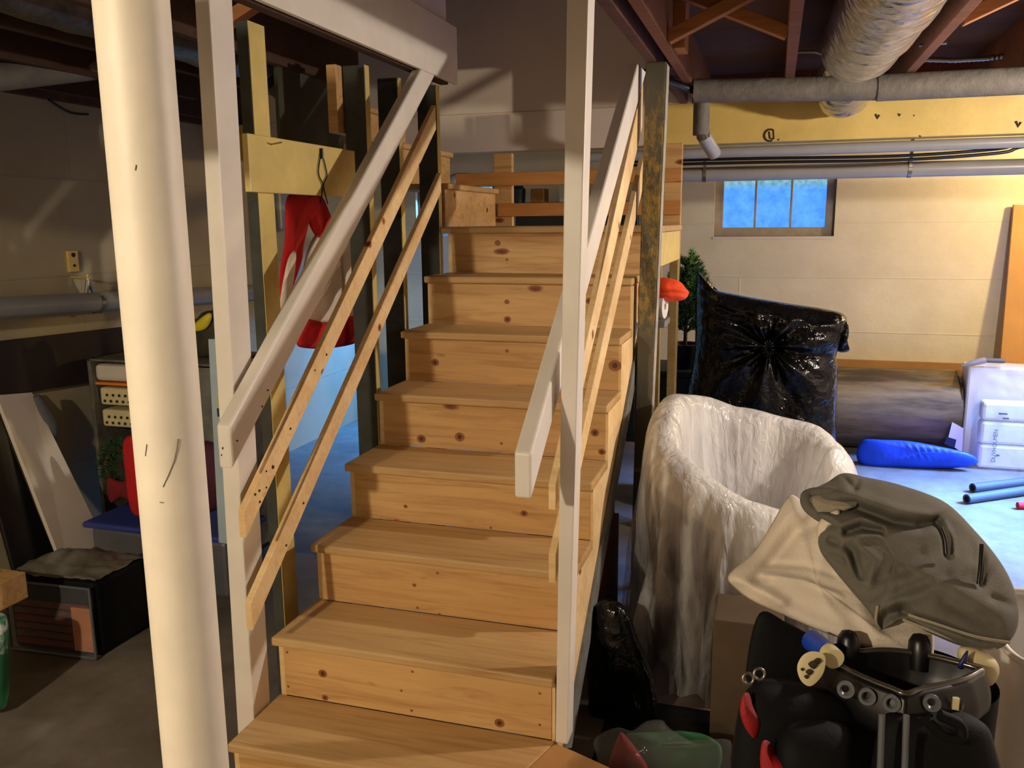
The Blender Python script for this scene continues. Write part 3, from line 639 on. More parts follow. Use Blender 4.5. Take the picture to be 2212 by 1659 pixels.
# hanging red and cream costume
XC = -.27; cos = thing('hanging_costume', 'red and cream costume hanging behind the yellow cross board', 'costume', P(700, 600, X=XC))
def cl(pts, H, mat, nm, X=XC, fold=None): return mb().puff([P(x, y, X=X) for x, y in pts], (.85, -.52, 0), H, .006, fold, 9, 4).done(nm, mat, cos, smooth=180)
def vf(q, t): return .008*math.sin(q.y*60+3*nz(q, 5))*(1-t)
cl([(620, 425), (665, 420), (668, 470), (655, 530), (650, 570), (625, 640), (606, 670), (604, 590), (615, 520)], .025, 'red', 'sleeve', fold=vf)
cl([(664, 425), (695, 424), (712, 460), (722, 490), (700, 530), (678, 505), (663, 470)], .022, 'red', 'hood', fold=vf)
cl([(672, 520), (700, 500), (745, 500), (790, 560), (800, 610), (775, 690), (720, 700), (660, 690), (652, 600)], .03, 'linen', 'tunic', fold=vf)
cl([(655, 690), (720, 700), (764, 680), (775, 715), (770, 740), (715, 752), (660, 752), (640, 740)], .028, 'red', 'hem_band', fold=vf, X=XC+.01)
cl([(785, 575), (800, 590), (804, 645), (788, 688), (778, 655)], .02, 'linen', 'cuff', fold=vf, X=XC+.02)
cl([(622, 560), (640, 545), (632, 620), (612, 672), (604, 690), (606, 640)], .012, 'linen', 'trim_strip', fold=vf, X=XC+.03)
# ================================================================== LEFT SIDE OF THE BASEMENT
def grounded(p): return Vector((p.x, p.y, 0))
wpp = thing('waste_pipe', 'long plastic waste pipe along the left wall', 'pipe', P(120, 665, X=-1.8))
a, b = P(-40, 668, X=-1.8), P(470, 636, X=-1.8); d = (b-a).normalized()
mb().tube([a-d*1.5, b+d*1.4], .048, 20).done('run', 'pvc', wpp, smooth=40)
c = P(208, 655, X=-1.8); mb().tube([c-d*.012, c+d*.012], .0515, 20).done('clamp', 'steel', wpp, smooth=40)
for px in (186, 206):
    t_ = P(190, 606, X=-1.80); mb().tube([t_, P(px, 640, X=-1.80)], .010, 8).done('hanger_strap', 'steel', wpp, smooth=40)
t_ = P(190, 606, X=-1.80); mb().tube([t_+Vector((0, 0, .03)), t_+Vector((0, 0, -.03))], .006, 8).done('hanger_bolt', 'brass', wpp); mb().tube([Vector((-1.9, t_.y, t_.z+.015)), t_+Vector((.01, .0, .015))], .006, 8).done('hanger_bolt', 'brass', wpp)
a, b = P(149, 588, X=-1.89), P(166, 541, X=-1.89)
pt = thing('wall_plate', 'small brass strap plate with two holes on the left wall', 'plate', ((a+b)/2))
mb().box(-1.9, -1.885, a.y, b.y, a.z, b.z).done('plate', 'brass', pt, bevel=.002)
for k, r in ((.8, .011), (.3, .007)): mb().lathe([(0, .003), (r, .003), (r, 0)], (-1.884, (a.y+b.y)/2, a.z+(b.z-a.z)*k), 16, (1, 0, 0)).done('hole', 'ink', pt)
q = [P(x, y, X=-1.895) for x, y in ((-80, 745), (-80, 868), (420, 790), (420, 688))]
mb().prism(q, (.022, 0, 0)).done('wall_board', 'darkbrown', bevel=.002, label='dark brown board fixed along the left wall below the waste pipe', cat='board')
mb().tube([P(105, 215, X=-1.86), P(150, 242, X=-1.86), P(190, 247, X=-1.86)], .006, 8, smooth=6).done('cable', 'black', label='dark cable sagging at the top of the left wall', cat='cable')
def slab(name, ctr_top, ctr_bot, t, mat, lb, cat):
    """sheet leaning from floor to wall, given top edge points and bottom edge points"""
    pts = [Vector(p) for p in (ctr_top[0], ctr_top[1], ctr_bot[1], ctr_bot[0])]
    n = (pts[1]-pts[0]).cross(pts[3]-pts[0]).normalized()
    if n.x < 0: n = -n
    return mb().prism(pts, n*t).done(name, mat, bevel=.002, label=lb, cat=cat)
def tofloor(a, b): d = b-a; return a+d*((0.004-a.z)/d.z)
tl, tr = P(-14, 856, X=-1.87), P(63, 850, X=-1.87); bl, br_ = P(116, 1190, X=-1.62), P(205, 1140, X=-1.62)
slab('leaning_board', (tl, tr), (tofloor(tl, bl), tofloor(tr, br_)), .018, 'cream', 'long pale board leaning aslant against the left wall', 'board')
tl, tr = P(-75, 880, X=-1.86), P(-18, 880, X=-1.86); bl, br_ = P(20, 1220, X=-1.70), P(108, 1190, X=-1.70)
slab('leaning_board', (tl, tr), (tofloor(tl, bl), tofloor(tr, br_)), .02, 'black', 'black board leaning beside the long pale board', 'board')
c = [P(x, y, X=-1.80) for x, y in ((78, 855), (92, 880), (110, 915), (114, 940), (117, 956))]
mb().tube(c, [.014, .022, .028, .022, .008], 10, smooth=4).done('tool_handle', 'greyplastic', smooth=60, label='grey curved tool handle on the long pale board', cat='tool')
# shelf organiser behind the column
Y0 = 1.75; o0, o1 = P(203, 935, Y=Y0), P(474, 788, Y=Y0)
og = thing('storage_organizer', 'grey clear-fronted storage organiser half hidden behind the white column', 'organizer', ((o0.x+o1.x)/2, Y0+.2, o0.z))
for nm, bx in (('side', (o0.x, o0.x+.02)), ('side', (o1.x-.02, o1.x))): mb().box(*bx, Y0, Y0+.4, .02, o1.z).done(nm, 'dustgrey', og, bevel=.003)
mb().box(o0.x, o1.x, Y0, Y0+.4, o1.z-.012, o1.z).done('top', 'dustgrey', og, bevel=.003)
mb().box(o0.x+.02, o1.x-.02, Y0+.39, Y0+.4, .02, o1.z).done('back', 'dustgrey', og)
zs = [P(230, y, Y=Y0).z for y in (826, 832, 880, 926)]
mb().box(o0.x+.02, o1.x-.02, Y0+.02, Y0+.38, zs[0], o1.z-.03).done('fabric_roll', 'plaster', og, bevel=.02)
mb().box(o0.x+.02, o1.x-.02, Y0+.02, Y0+.38, zs[1]-.004, zs[1]+.008).done('shelf', 'orangeink', og)
for k in range(2):
    z1, z0 = zs[1]-.02-k*(zs[1]-zs[3])/2, zs[1]-(k+1)*(zs[1]-zs[3])/2+.002
    bk = mb().box(o0.x+.03, o1.x-.24, Y0+.03, Y0+.36, z0, z1).done('basket', 'cream2', og, bevel=.012)
    for j in range(6):
        for r in range(2):
            x = o0.x+.06+j*.036; mb().lathe([(0, 0), (.007, 0), (.007, .003)], (x+.016*r, Y0+.0275, z0+.022+.03*r), 10, (0, -1, 0)).done('hole', 'ink', bk)
mb().box(o1.x-.20, o1.x-.02, Y0+.01, Y0+.02, .3, o1.z-.02).done('front_panel', 'greywood', og)
for x in (o0.x+.01, o1.x-.01): mb().box(x-.01, x+.01, Y0, Y0+.4, 0, .02).done('foot', 'black', og)
# wreath with bow
Yw = 1.6; cw = P(262, 1012, Y=Yw); wr = thing('christmas_wreath', 'green artificial wreath with a red bow behind the white column', 'wreath', cw)
w = MB(); rnd = random.Random(3)
for k in range(900):
    th = rnd.random()*2*math.pi; ph = rnd.random()*2*math.pi; R, r = .085, .035
    b = cw+Vector((math.cos(th)*(R+r*math.cos(ph)*.6), r*.6*math.sin(ph), math.sin(th)*(R+r*math.cos(ph)*.6)*1.25))
    d = Vector((math.cos(th)*math.cos(ph)+rnd.gauss(0, .5), math.sin(ph)+rnd.gauss(0, .5), math.sin(th)*math.cos(ph)+rnd.gauss(0, .5))).normalized()
    s = d.orthogonal()*.0025; vs = [w.bm.verts.new(p) for p in (b-s, b+s, b+d*.035)]; w.bm.faces.new(vs)
w.done('needles', 'greenleaf', wr)
mb().lathe([(.012*math.cos(t*.7854)+.085, .012*math.sin(t*.7854)) for t in range(9)], cw, 24, (0, 1, 0)).done('ring', 'trunk', wr, smooth=60)
mb().puff([P(x, y, Y=Yw-.06) for x, y in ((232, 1032), (262, 1040), (300, 1030), (300, 1085), (265, 1075), (238, 1085))], (0, -1, 0), .02, .01).done('bow', 'darkred', wr, smooth=180)
# red wrap standing in front of it, on the blue-lidded tub
Yt = 1.45
ta, tb_ = P(192, 1148, Y=Yt), P(500, 1148, Y=Yt); zl = P(250, 1128, Y=Yt).z
tub = thing('storage_tub', 'grey storage tub with a blue lid behind the white column', 'tub', ((ta.x+tb_.x)/2, Yt+.2, 0))
w = mb().box(ta.x, tb_.x, Yt-.04, Yt+.28, zl-.03, zl); w.done('lid', 'bluelid', tub, bevel=.012)
mb().box(ta.x+.025, tb_.x-.025, Yt-.015, Yt+.255, 0, zl-.03).done('bin', 'greyplastic', tub, bevel=.02)
mb().puff([P(x, y, Y=Yt) for x, y in ((268, 950), (300, 945), (332, 1000), (340, 1100), (312, 1116), (285, 1105), (272, 1020))], (0, -1, 0), .03, .03).done('red_sack', 'red', smooth=180, label='bright red cloth standing on the blue lid beside the wreath', cat='cloth')
mb().puff([P(x, y, Y=Yt) for x, y in ((430, 965), (470, 958), (505, 975), (508, 1070), (470, 1100), (425, 1100))], (0, -1, 0), .07, .06).done('gift_bag', 'mauve', smooth=180, label='dark plum and red bag on the tub between column and left post', cat='bag')
# zipped blanket bag
A, Bc, Cc = P(215, 1424, Z=0), P(28, 1400, Z=0), P(335, 1350, Z=0)
zt = P(205, 1262, Y=A.y).z
bg = thing('blanket_bag', 'black zip storage bag with a clear front showing folded maroon and peach clothes', 'bag', (A+Bc)/2)
e1, e2 = Bc-A, Cc-A; Dd = Bc+e2
def hx(a, b, c, z0, z1, off=0): return [Vector((p.x, p.y, z0)) for p in (a, b, b+(c-a), c)]
w = mb().prism([Vector((p.x, p.y, .0)) for p in (A+e2*.03, Bc+e2*.03, Dd, Cc)], (0, 0, zt)); w.done('body', 'blackfab', bg, bevel=.02)
for k in range(6):
    z0 = .03+k*(zt*.62)/6; p, q = A+e1*.06, A+e1*.92
    pts = [p+e2*(-.02), q+e2*(-.02), q+e2*.03, p+e2*.03]
    mb().prism([Vector((v.x, v.y, z0)) for v in pts], (0, 0, zt*.62/6-.006)).done('folded_garment', 'maroon' if k % 3 else 'darkred', bg, bevel=.008)
pts = [A+e1*.02+e2*(-.045), A+e1*.24+e2*(-.045), A+e1*.24+e2*-.02, A+e1*.02+e2*-.02]
mb().prism([Vector((v.x, v.y, .03)) for v in pts], (0, 0, zt*.58)).done('folded_garment', 'peach', bg, bevel=.01)
ed = [Vector((v.x, v.y, z)) for v, z in ((A, .01), (A, zt*.95), (A+e1*.97, zt*.95), (A+e1*.97, .01), (A, .01))]
mb().tube([v+(e2*-.05) for v in ed], .006, 8).done('piping', 'greyplastic', bg, smooth=40)
mb().prism([Vector((v.x, v.y, .01))-e2*.055 for v in (A+e1*.0, A+e1*.98)]+[Vector((v.x, v.y, zt*.95))-e2*.055 for v in (A+e1*.98, A+e1*.0)], e2*.004).done('clear_window', 'clear', bg)
def topf(u, v):
    p = A+e1*u+e2*(.05+v*.9); return Vector((p.x, p.y, zt+.004+.045*math.sin(math.pi*u)*math.sin(math.pi*v)*(1+nz(p, 9))+.012*nz(p, 26)))
mb().grid(topf, 28, 28).done('crumpled_film', 'dustgrey', bg, smooth=180, solid=.003)
# crate and sack in the lower left corner
g = P(10, 1545, Z=0)
mb().puff([P(x, y, Y=g.y) for x, y in ((-130, 1345), (-40, 1330), (8, 1330), (16, 1400), (16, 1500), (4, 1532), (-60, 1545), (-130, 1540))], (.5, -.9, 0), .08, .1).done('garden_sack', m_twotone('green_white_sack', (44, 116, 76), (205, 204, 198), 7, .48, .55, (1, 1, 1), .5, .1), smooth=180, label='white and green sack cut off by the left edge of the photo', cat='bag')
wc = P(62, 1290, Z=.33); wt = P(62, 1236, Y=wc.y).z
mb().box(wc.x-.35, wc.x, wc.y-.45, wc.y, .33, wt).done('wooden_box', 'pine', bevel=.003, label='small wooden box on top of the green and white sack', cat='box')
# bits between column and left post
Yk = 1.93
yb = thing('cleaning_caddy', 'yellow and olive bag hanging between column and left post', 'bag', P(455, 720, Y=Yk))
mb().puff([P(x, y, Y=Yk) for x, y in ((425, 690), (445, 672), (485, 676), (505, 700), (500, 745), (470, 765), (430, 772), (415, 730))], (0, -1, 0), .05, .05).done('body', 'olive', yb, smooth=180)
mb().puff([P(x, y, Y=Yk-.06) for x, y in ((422, 698), (450, 676), (458, 684), (448, 708), (430, 716), (418, 712))], (0, -1, 0), .02, .01).done('flap', 'yellowbag', yb, smooth=180)
mb().tube([P(456, 690, Y=Yk-.05), P(470, 640, Y=Yk-.05), P(480, 590, Y=Yk)], .006, 8).done('cord', 'black', yb)
a, b = P(464, 975, Y=1.35), P(520, 735, Y=1.35)
gb = thing('game_box', 'tall pale blue game box with orange and yellow marks beside the left post', 'box', ((a.x+b.x)/2, 1.37, a.z))
zb = zl+.003
mb().prism([(a.x-.015, 1.35, zb), (b.x, 1.35, zb), (b.x, 1.35, b.z), (a.x+.008, 1.35, b.z)], (0, .05, 0)).done('carton', 'lightbox', gb, bevel=.002)
for py0, py1, m, dx in ((752, 776, 'orangeink', 476), (782, 790, 'bluecap', 474), (794, 806, 'whitecard', 473), (808, 822, 'orangeink', 471), (840, 850, 'tealdark', 472), (854, 876, 'yellowbag', 471), (884, 900, 'tealdark', 470)):
    p0, p1 = P(dx, py1, Y=1.348), P(500, py0, Y=1.348); mb().box(p0.x, p1.x, 1.347, 1.351, p0.z, p1.z).done('printed_patch', m, gb)
a = P(612, 460, X=-1.8); mb().box(-1.9, -1.72, a.y-.17, a.y+.12, a.z-.12, a.z+.16).done('meter_box', 'pvc', bevel=.02, label='grey metal box on the far left wall behind the hanging costume', cat='box')
# behind the landing railing
zc = P(1160, 437, Y=4.6).z
cbk = thing('black_cabinet', 'black cabinet in the back room seen under the beam', 'cabinet', (.2, 4.85, 0))
mb().box(-.45, .47, 4.6, 5.1, .06, zc).done('carcass', 'black', cbk, bevel=.004)
for x0, x1 in ((-.44, .005), (.015, .46)): d_ = mb().box(x0, x1, 4.585, 4.6, .08, zc-.02).done('door', 'black', cbk, bevel=.004); mb().tube([(-.03 if x0 < 0 else .05, 4.575, zc-.2), (-.03 if x0 < 0 else .05, 4.575, zc-.3)], .006, 8).done('handle', 'steel', d_)
mb().box(-.45, .47, 4.62, 5.1, 0, .06).done('plinth', 'black', cbk)
a, b = P(1146, 424, Y=4.7), P(1174, 407, Y=4.7); mb().box(a.x, b.x, 4.7, 4.85, zc, b.z).done('carton', 'card', bevel=.002, label='small tan carton on top of the black cabinet', cat='box')
a, b = P(1208, 424, Y=4.7), P(1240, 400, Y=4.7); mb().box(a.x, b.x, 4.7, 4.85, zc, b.z).done('carton', 'whitecard', bevel=.002, label='small white carton on top of the black cabinet', cat='box')
a = P(1120, 420, Y=4.75); mb().lathe([(0, 0), (.05, 0), (.055, .10), (.03, .13), (0, .13)], (a.x, 4.75, zc), 18).done('jar', 'tealdark', smooth=40, label='dark jar at the left end of the black cabinet', cat='jar')

# ================================================================== RIGHT SIDE
# under the stairs
mb().box(.56, .85, 1.30, 1.66, 0, .48).done('carton', 'cardred', bevel=.004, label='reddish cardboard carton tucked under the stairs', cat='box')
mb().box(.59, .84, 1.34, 1.62, .48, .57).done('box_lid_case', 'black', bevel=.01, label='flat black case on the reddish carton under the stairs', cat='case')
pc = P(1436, 663, Y=1.93); zs_ = P(1436, 689, Y=1.93).z
mb().box(.90, .985, 1.872, 2.058, zs_-.03, zs_-.004).done('shelf_board', 'greywood', bevel=.002, label='short shelf board between the flaking dark post and the landing leg', cat='shelf')
rr_ = (P(1436, 637, Y=1.93).z-zs_)/2
mb().lathe([(.014, -.065), (rr_, -.065), (rr_, 0), (.014, 0), (.014, -.065)], (P(1436, 663, Y=1.93).x, 1.945, zs_+rr_), 28, (1, -.15, 0)).done('paper_roll', 'whiteplastic', smooth=40, label='white paper roll lying under the orange cushion', cat='roll')
mb().puff([P(x, y, Y=1.97) for x, y in ((1385, 618), (1405, 603), (1440, 600), (1468, 608), (1481, 622), (1488, 633), (1476, 648), (1440, 652), (1405, 648), (1388, 640))], (.1, -1, .15), .08, .06, lambda q, t: -.010*math.exp(-((q.z-pc.z-.05)/.010)**2)).done('cushion', 'orange', smooth=180, label='bright orange cushion poking out behind the dark post', cat='cushion')
tz = P(1470, 803, Y=3.2).z
tt = thing('teal_tote', 'dark teal plastic tote under the small fir tree', 'tote', (1.0, 3.4, 0))
mb().box(.74, 1.25, 3.2, 3.6, 0, tz-.03).done('bin', 'tealdark', tt, bevel=.015); mb().box(.73, 1.26, 3.19, 3.61, tz-.03, tz).done('lid', 'tealdark', tt, bevel=.008)
tp = P(1478, 800, Y=3.35); tx = tp.x; ty = 3.35
tree = thing('fir_tree', 'small artificial fir tree in a black pot behind the bin liner', 'tree', (tx, ty, tz))
mb().lathe([(0, 0), (.07, 0), (.095, .13), (.1, .14), (.085, .14), (.08, .12), (0, .12)], (tx, ty, tz), 20).done('pot', 'black', tree, smooth=40)
zt_ = P(1488, 540, Y=3.35).z; hT = zt_-tz
mb().tube([(tx, ty, tz+.1), (tx+.005, ty, tz+hT*.6), (tx+.02, ty, zt_-.02)], [.012, .008, .004], 8).done('stem', 'trunk', tree, smooth=60)
w = MB(); rnd = random.Random(5)
def needles(w, a, b, n, L):
    d = b-a
    for k in range(n):
        p = a+d*rnd.random(); v = (d.normalized()*.9+Vector((rnd.gauss(0, .6), rnd.gauss(0, .6), rnd.gauss(0, .6)))).normalized()
        s = v.orthogonal().normalized()*.0042; w.bm.faces.new([w.bm.verts.new(q) for q in (p-s, p+s, p+v*L)])
for lev in range(11):
    z = tz+.2+(hT-.25)*lev/11; R = .17*(1-lev/12)**1.0+.02
    for k in range(10 if lev < 9 else 5):
        th = lev*1.3+k*2*math.pi/10+rnd.uniform(-.3, .3); a = Vector((tx+.005, ty, z)); e = a+Vector((math.cos(th)*R, math.sin(th)*R, R*.75))
        w.tube([a, e], .003, 5); needles(w, a.lerp(e, .1), e, 60, .04)
w.done('foliage', 'greenleaf', tree)
w = MB(); needles(w, Vector((tx+.018, ty, zt_-.13)), Vector((tx+.024, ty, zt_-.01)), 130, .035); o = w.done('top_shoot', 'greenlite', tree); o['label'] = 'brighter green top shoot'
# black bin liner
YB = 2.98; kc = P(1660, 745, Y=YB)
def lf(q, t):
    dx, dz = q.x-kc.x, q.z-kc.z; r = math.hypot(dx, dz); a = math.atan2(dz, dx)
    h = .030*(math.sin(a*7+3.5*nz(q, 3))+.35*math.sin(a*17+4*nz(q, 4)))*math.exp(-(r/.26)**2)*min(1, r/.04)
    h += -.05*math.exp(-(r/.07)**2)+.028*nz(q, 6)+.014*abs(nz(q, 14, 2))
    h += .012*math.sin((dx*1.2+dz*5)*16+4*nz(q, 4, 5))*max(0, min(1, dz*6))
    return h*(1-t**3)
ol = [(1503, 612), (1509, 588), (1522, 612), (1545, 626), (1610, 640), (1700, 655), (1785, 668), (1824, 680), (1829, 705), (1818, 742), (1806, 770), (1810, 800), (1806, 905), (1806, 1010), (1800, 1190), (1660, 1208), (1510, 1200), (1482, 1000), (1478, 880), (1494, 800), (1501, 740), (1502, 670)]
bn = thing('bin_liner', 'big shiny black bin liner stuffed full behind the plastic-covered armchair', 'bag', Vector((kc.x, YB, .1)))
mb().puff([P(x, y, Y=YB) for x, y in ol], (0, -1, .05), .15, .12, lf, 30, 10, 3.5, center=kc).done('sack', 'liner', bn, smooth=180)
w = MB()
for k in range(14):
    a = k*.45; w.puff([kc+Vector((0, -.16, 0))+Vector((math.cos(a+j)*s*.6, -.02*j, math.sin(a+j)*s)) for j, s in ((0, .0), (.25, .045), (.5, .05), (.75, .02))], (0, -1, 0), .004, .004, None, 3, 2)
w.done('knot', 'liner', bn, smooth=180)
w = MB(); w.puff([P(x, y, Y=YB) for x, y in ((1806, 700), (1824, 690), (1833, 712), (1825, 740), (1834, 758), (1812, 760), (1802, 740))], (.3, -1, 0), .05, .03, lambda q, t: .02*nz(q, 30)); w.done('gathered_edge', 'liner', bn, smooth=180)
# armchair under a plastic sheet
acx, acy = 1.355, 1.57; RX, RY = .385, .42
KEYS = [(-180, .96), (-165, .93), (-135, .84), (-90, .71), (-40, .63), (-15, .52), (0, .50), (12, .62), (30, .78), (60, .84), (100, .885), (135, .94), (160, .965), (180, .96)]
def chair_h(th):   # rim height around the tub, th=0 faces +X (open front)
    d = math.degrees(th)
    for (a, x), (b, y) in zip(KEYS, KEYS[1:]):
        if d <= b: t = (d-a)/(b-a); t = t*t*(3-2*t)*.5+t*.5; return x+(y-x)*t
    return KEYS[-1][1]
def rad(th):
    c, s = math.cos(th), math.sin(th); p = 3.0
    return 1/((abs(c)/RX)**p+(abs(s)/RY)**p)**(1/p)
def cat(v, pr):
    x = max(0, min(.9999, v))*(len(pr)-1); k = int(x); t = x-k
    g = lambda i, m: pr[max(0, min(len(pr)-1, i))][m]
    return [.5*(2*g(k, m)+(g(k+1, m)-g(k-1, m))*t+(2*g(k-1, m)-5*g(k, m)+4*g(k+1, m)-g(k+2, m))*t*t+(3*g(k, m)-g(k-1, m)-3*g(k+1, m)+g(k+2, m))*t**3) for m in (0, 1)]
def shell(off, zoff, kind):
    def f(u, v):
        th = -math.pi+u*2*math.pi; R = rad(th); h = chair_h(th)+zoff; c, s = math.cos(th), math.sin(th)
        front = max(0, math.cos(th+.5))**1.2
        hem = max(.012, .02+.30*front*(1 if s < .6 else .4))
        prof = [(0, .45+zoff), (.3, .45+zoff), (.50, .47+zoff), (.60, .47+(h-.47)*.45), (.66, h-.07), (.73, h-.01), (.82, h+.0), (.92, h-.025), (1.0, h-.10)]
        if kind == 'inner': prof = [(0, .41), (.3, .41), (.56, .42), (.68, .45+(h-.47)*.4), (.735, h-.12), (.79, h-.055), (.835, h-.04), (.90, h-.065), (.955, h-.13)]
        elif kind == 'outer': prof = [(.955, h-.13), (.96, h*.5), (.94, .08)]
        else: k_ = .45 if c < -.2 else 1; prof += [(1.0+.05*k_, h-.22), (1+.10*k_, h*.55), (1+.17*k_, h*.3+.3*hem), (1+.22*k_, hem)]
        r, z = cat(v, prof); r = r*R+off
        p = Vector((acx+c*r, acy+s*r, z))
        if kind == 'sheet':
            lo = max(0, (h-z)/h) if r > .93*R else 0; dr = 1 if r > .85*R else (.5 if r > .25*R else .1)
            r += lo*(.040*math.sin(th*13+3*nz(p, 2))+.018*math.sin(th*31+3*nz(p, 3)))+.012*nz(p, 6)
            ridge = abs(nz(Vector((th*5.5, z*1.2, 1)), 1.0, 3)); r += (.014*ridge-.004)*dr
            z += .010*nz(p, 7, 4)+(.06*nz(Vector((c, s, 0)), 2.6, 8) if v > .97 else 0)
            p = Vector((acx+c*r, acy+s*r, max(.006, z)))
        return p
    return f
ac = thing('armchair', 'tub armchair with pale seat under the cloudy plastic sheet', 'armchair', (acx, acy, 0))
mb().grid(shell(0, 0, 'inner'), 64, 30, True).done('padded_seat', 'hoodlite', ac, smooth=180)
mb().grid(shell(0, 0, 'outer'), 64, 10, True).done('outer_back', 'darkbrown', ac, smooth=180, solid=.004)  # dark colour seen through the film paints the chair's shaded outside
mb().lathe([(0, 0), (.20, 0), (.24, .10), (0, .10)], (acx, acy, 0), 24).done('base', 'black', ac, smooth=40)
ds = mb().grid(shell(0, 0, 'sheet'), 420, 100, True).done('dust_sheet', 'sheet', smooth=180, label='cloudy plastic dust sheet draped over the tub armchair', cat='sheet')
la = ds.data.attributes.new('shade_density', 'FLOAT', 'POINT')   # film thinned where it hangs, so the dark shell paints shade there
for i_ in range(len(ds.data.vertices)):
    v_ = (i_ % 101)/100; la.data[i_].value = 1 if v_ < .6 else max(0, 1-(v_-.6)/.22)
mb().puff([P(x+14, y, Y=1.02) for x, y in ((1262, 1330), (1290, 1296), (1335, 1310), (1365, 1380), (1400, 1480), (1405, 1575), (1340, 1598), (1268, 1590), (1255, 1450))], (0, -1, .2), .05, .05, lambda q, t: .02*nz(q, 8)).done('shade_sack', 'liner', smooth=180, label='added dark sack for shade between the stairs and the armchair', cat='bag')  # dark bulk added to stand in for shade beside the stairs

# back right corner
def rollf(u, v):
    x = 1.70+v*.94; a = u*2*math.pi; r = .295+.018*math.sin(a*3+1.2)*(.6+v)+.012*nz(Vector((x*2, math.cos(a), math.sin(a))), 2)
    return Vector((x, 4.87-math.cos(a)*r*.85, .30+math.sin(a)*r*.96))
rg = thing('rolled_sheet', 'wide weathered grey roll lying on the floor below the wall, right of the bin liner', 'roll', (2.2, 4.87, 0))
mb().grid(rollf, 64, 40, True).done('roll', 'rugroll', rg, smooth=180)
for x in (1.70, 2.64): mb().lathe([(0, 0), (.27, 0), (.27, .01), (0, .01)], (x-.005, 4.87, .30), 24, (1, 0, 0)).done('end', 'black', rg)
a = P(2055, 945, Y=4.58)
tg = mb().prism([P(x, y, Y=4.56) for x, y in ((2057, 912), (2081, 925), (2078, 978), (2046, 955))], (0, .003, 0)).done('paper_tag', 'whitecard', rg)
mb().prism([P(x, y, Y=4.555) for x, y in ((2047, 944), (2066, 950), (2062, 968), (2040, 958))], (0, .003, 0)).done('dark_square', 'inkblue', tg)
za = P(1900, 779, Y=5.17).z
mb().box(P(1790, 780, Y=5.17).x, P(2078, 780, Y=5.17).x, 5.165, 5.185, 0, za).done('cardboard_sheet', 'card', label='flat cardboard sheet standing between the grey roll and the back wall', cat='cardboard')
slabt = [P(2190, 442, Y=5.14), P(2330, 450, Y=5.14)]; slabb = [P(2160, 790, Y=5.02), P(2330, 800, Y=5.02)]
tl, tr = slabt; bl, br_ = slabb
pts = [tl, tr, tofloor(tr, br_), tofloor(tl, bl)]
mb().prism(pts, (0, .03, 0)).done('tan_panel', 'panel', bevel=.003, label='tall tan panel leaning on the back wall at the right edge', cat='panel')
# white foam block and clear bag of cushions
mb().box(P(2084, 900, Y=4.66).x, 3.6, 4.68, 4.90, 0, P(2100, 795, Y=4.62).z).done('foam_block', 'whiteplastic', bevel=.015, label='large white foam block on the floor beside the grey roll', cat='block')
p0 = P(2072, 792, Y=4.6)
tool = thing('folding_umbrella', 'grey rolled umbrella with a dark tip resting on the white foam block', 'umbrella', P(2090, 785, Y=4.66))
zf = P(2100, 795, Y=4.62).z
mb().tube([P(2078, 794, Y=4.66)+Vector((0, 0, .012)), P(2100, 788, Y=4.66)+Vector((0, 0, .012)), P(2128, 778, Y=4.68)+Vector((0, 0, 0))], [.006, .02, .02], 12).done('canopy', 'pvc', tool, smooth=40)
mb().tube([P(2124, 778, Y=4.68), P(2170, 780, Y=4.68)], .016, 12).done('handle', 'greyplastic', tool, smooth=40)
g0 = P(2105, 1024, Z=0)
bx0, by0 = P(2108, 1015, Z=.0).x, P(2108, 1015, Z=0).y
cb_ = thing('cushion_pack', 'clear plastic bag of white wrapped cushions at the right edge', 'bag', (bx0+.4, by0+.12, 0))
zp = P(2130, 868, Y=by0).z; zq = P(2130, 792, Y=by0).z
for k, (z0, z1) in enumerate(((.01, zp*.38), (zp*.38, zp*.72), (zp*.72, zp))):
    mb().box(bx0+.01, bx0+.8, by0+.02, by0+.13, z0, z1-.004).done('wrapped_cushion', 'whitecard', cb_, bevel=.02)
def bagf(u, v):
    a = u*2*math.pi; z = v*zq; hw, hd = .46*(1-.12*v), .10*(1-.5*v)
    c, s = math.cos(a), math.sin(a); p = Vector((bx0+.42+math.copysign(abs(c)**.35, c)*hw, by0+.085+math.copysign(abs(s)**.35, s)*hd, z))
    return p+Vector((nz(p, 12), nz(p, 12, 3), nz(p, 12, 6)))*.018*(.3+v)
mb().grid(bagf, 90, 40, True).done('film', 'wrap', cb_, smooth=180)
tc = P(2146, 985, Y=by0-.03)
text_mesh('lettering', 'DUVHOLMEN', .036, 'inkblue', cb_, Matrix(((0, -1, 0, tc.x+.012), (0, 0, -1, by0+.014), (1, 0, 0, .165), (0, 0, 0, 1))))
for k, (px, py, wd) in enumerate(((2168, 895, .05), (2174, 905, .035), (2156, 985, .02))):
    c = P(px, py, Y=by0); mb().box(c.x-wd/2, c.x+wd/2, by0+.012, by0+.016, c.z-.005, c.z+.005).done('printed_line', 'inkblue', cb_)
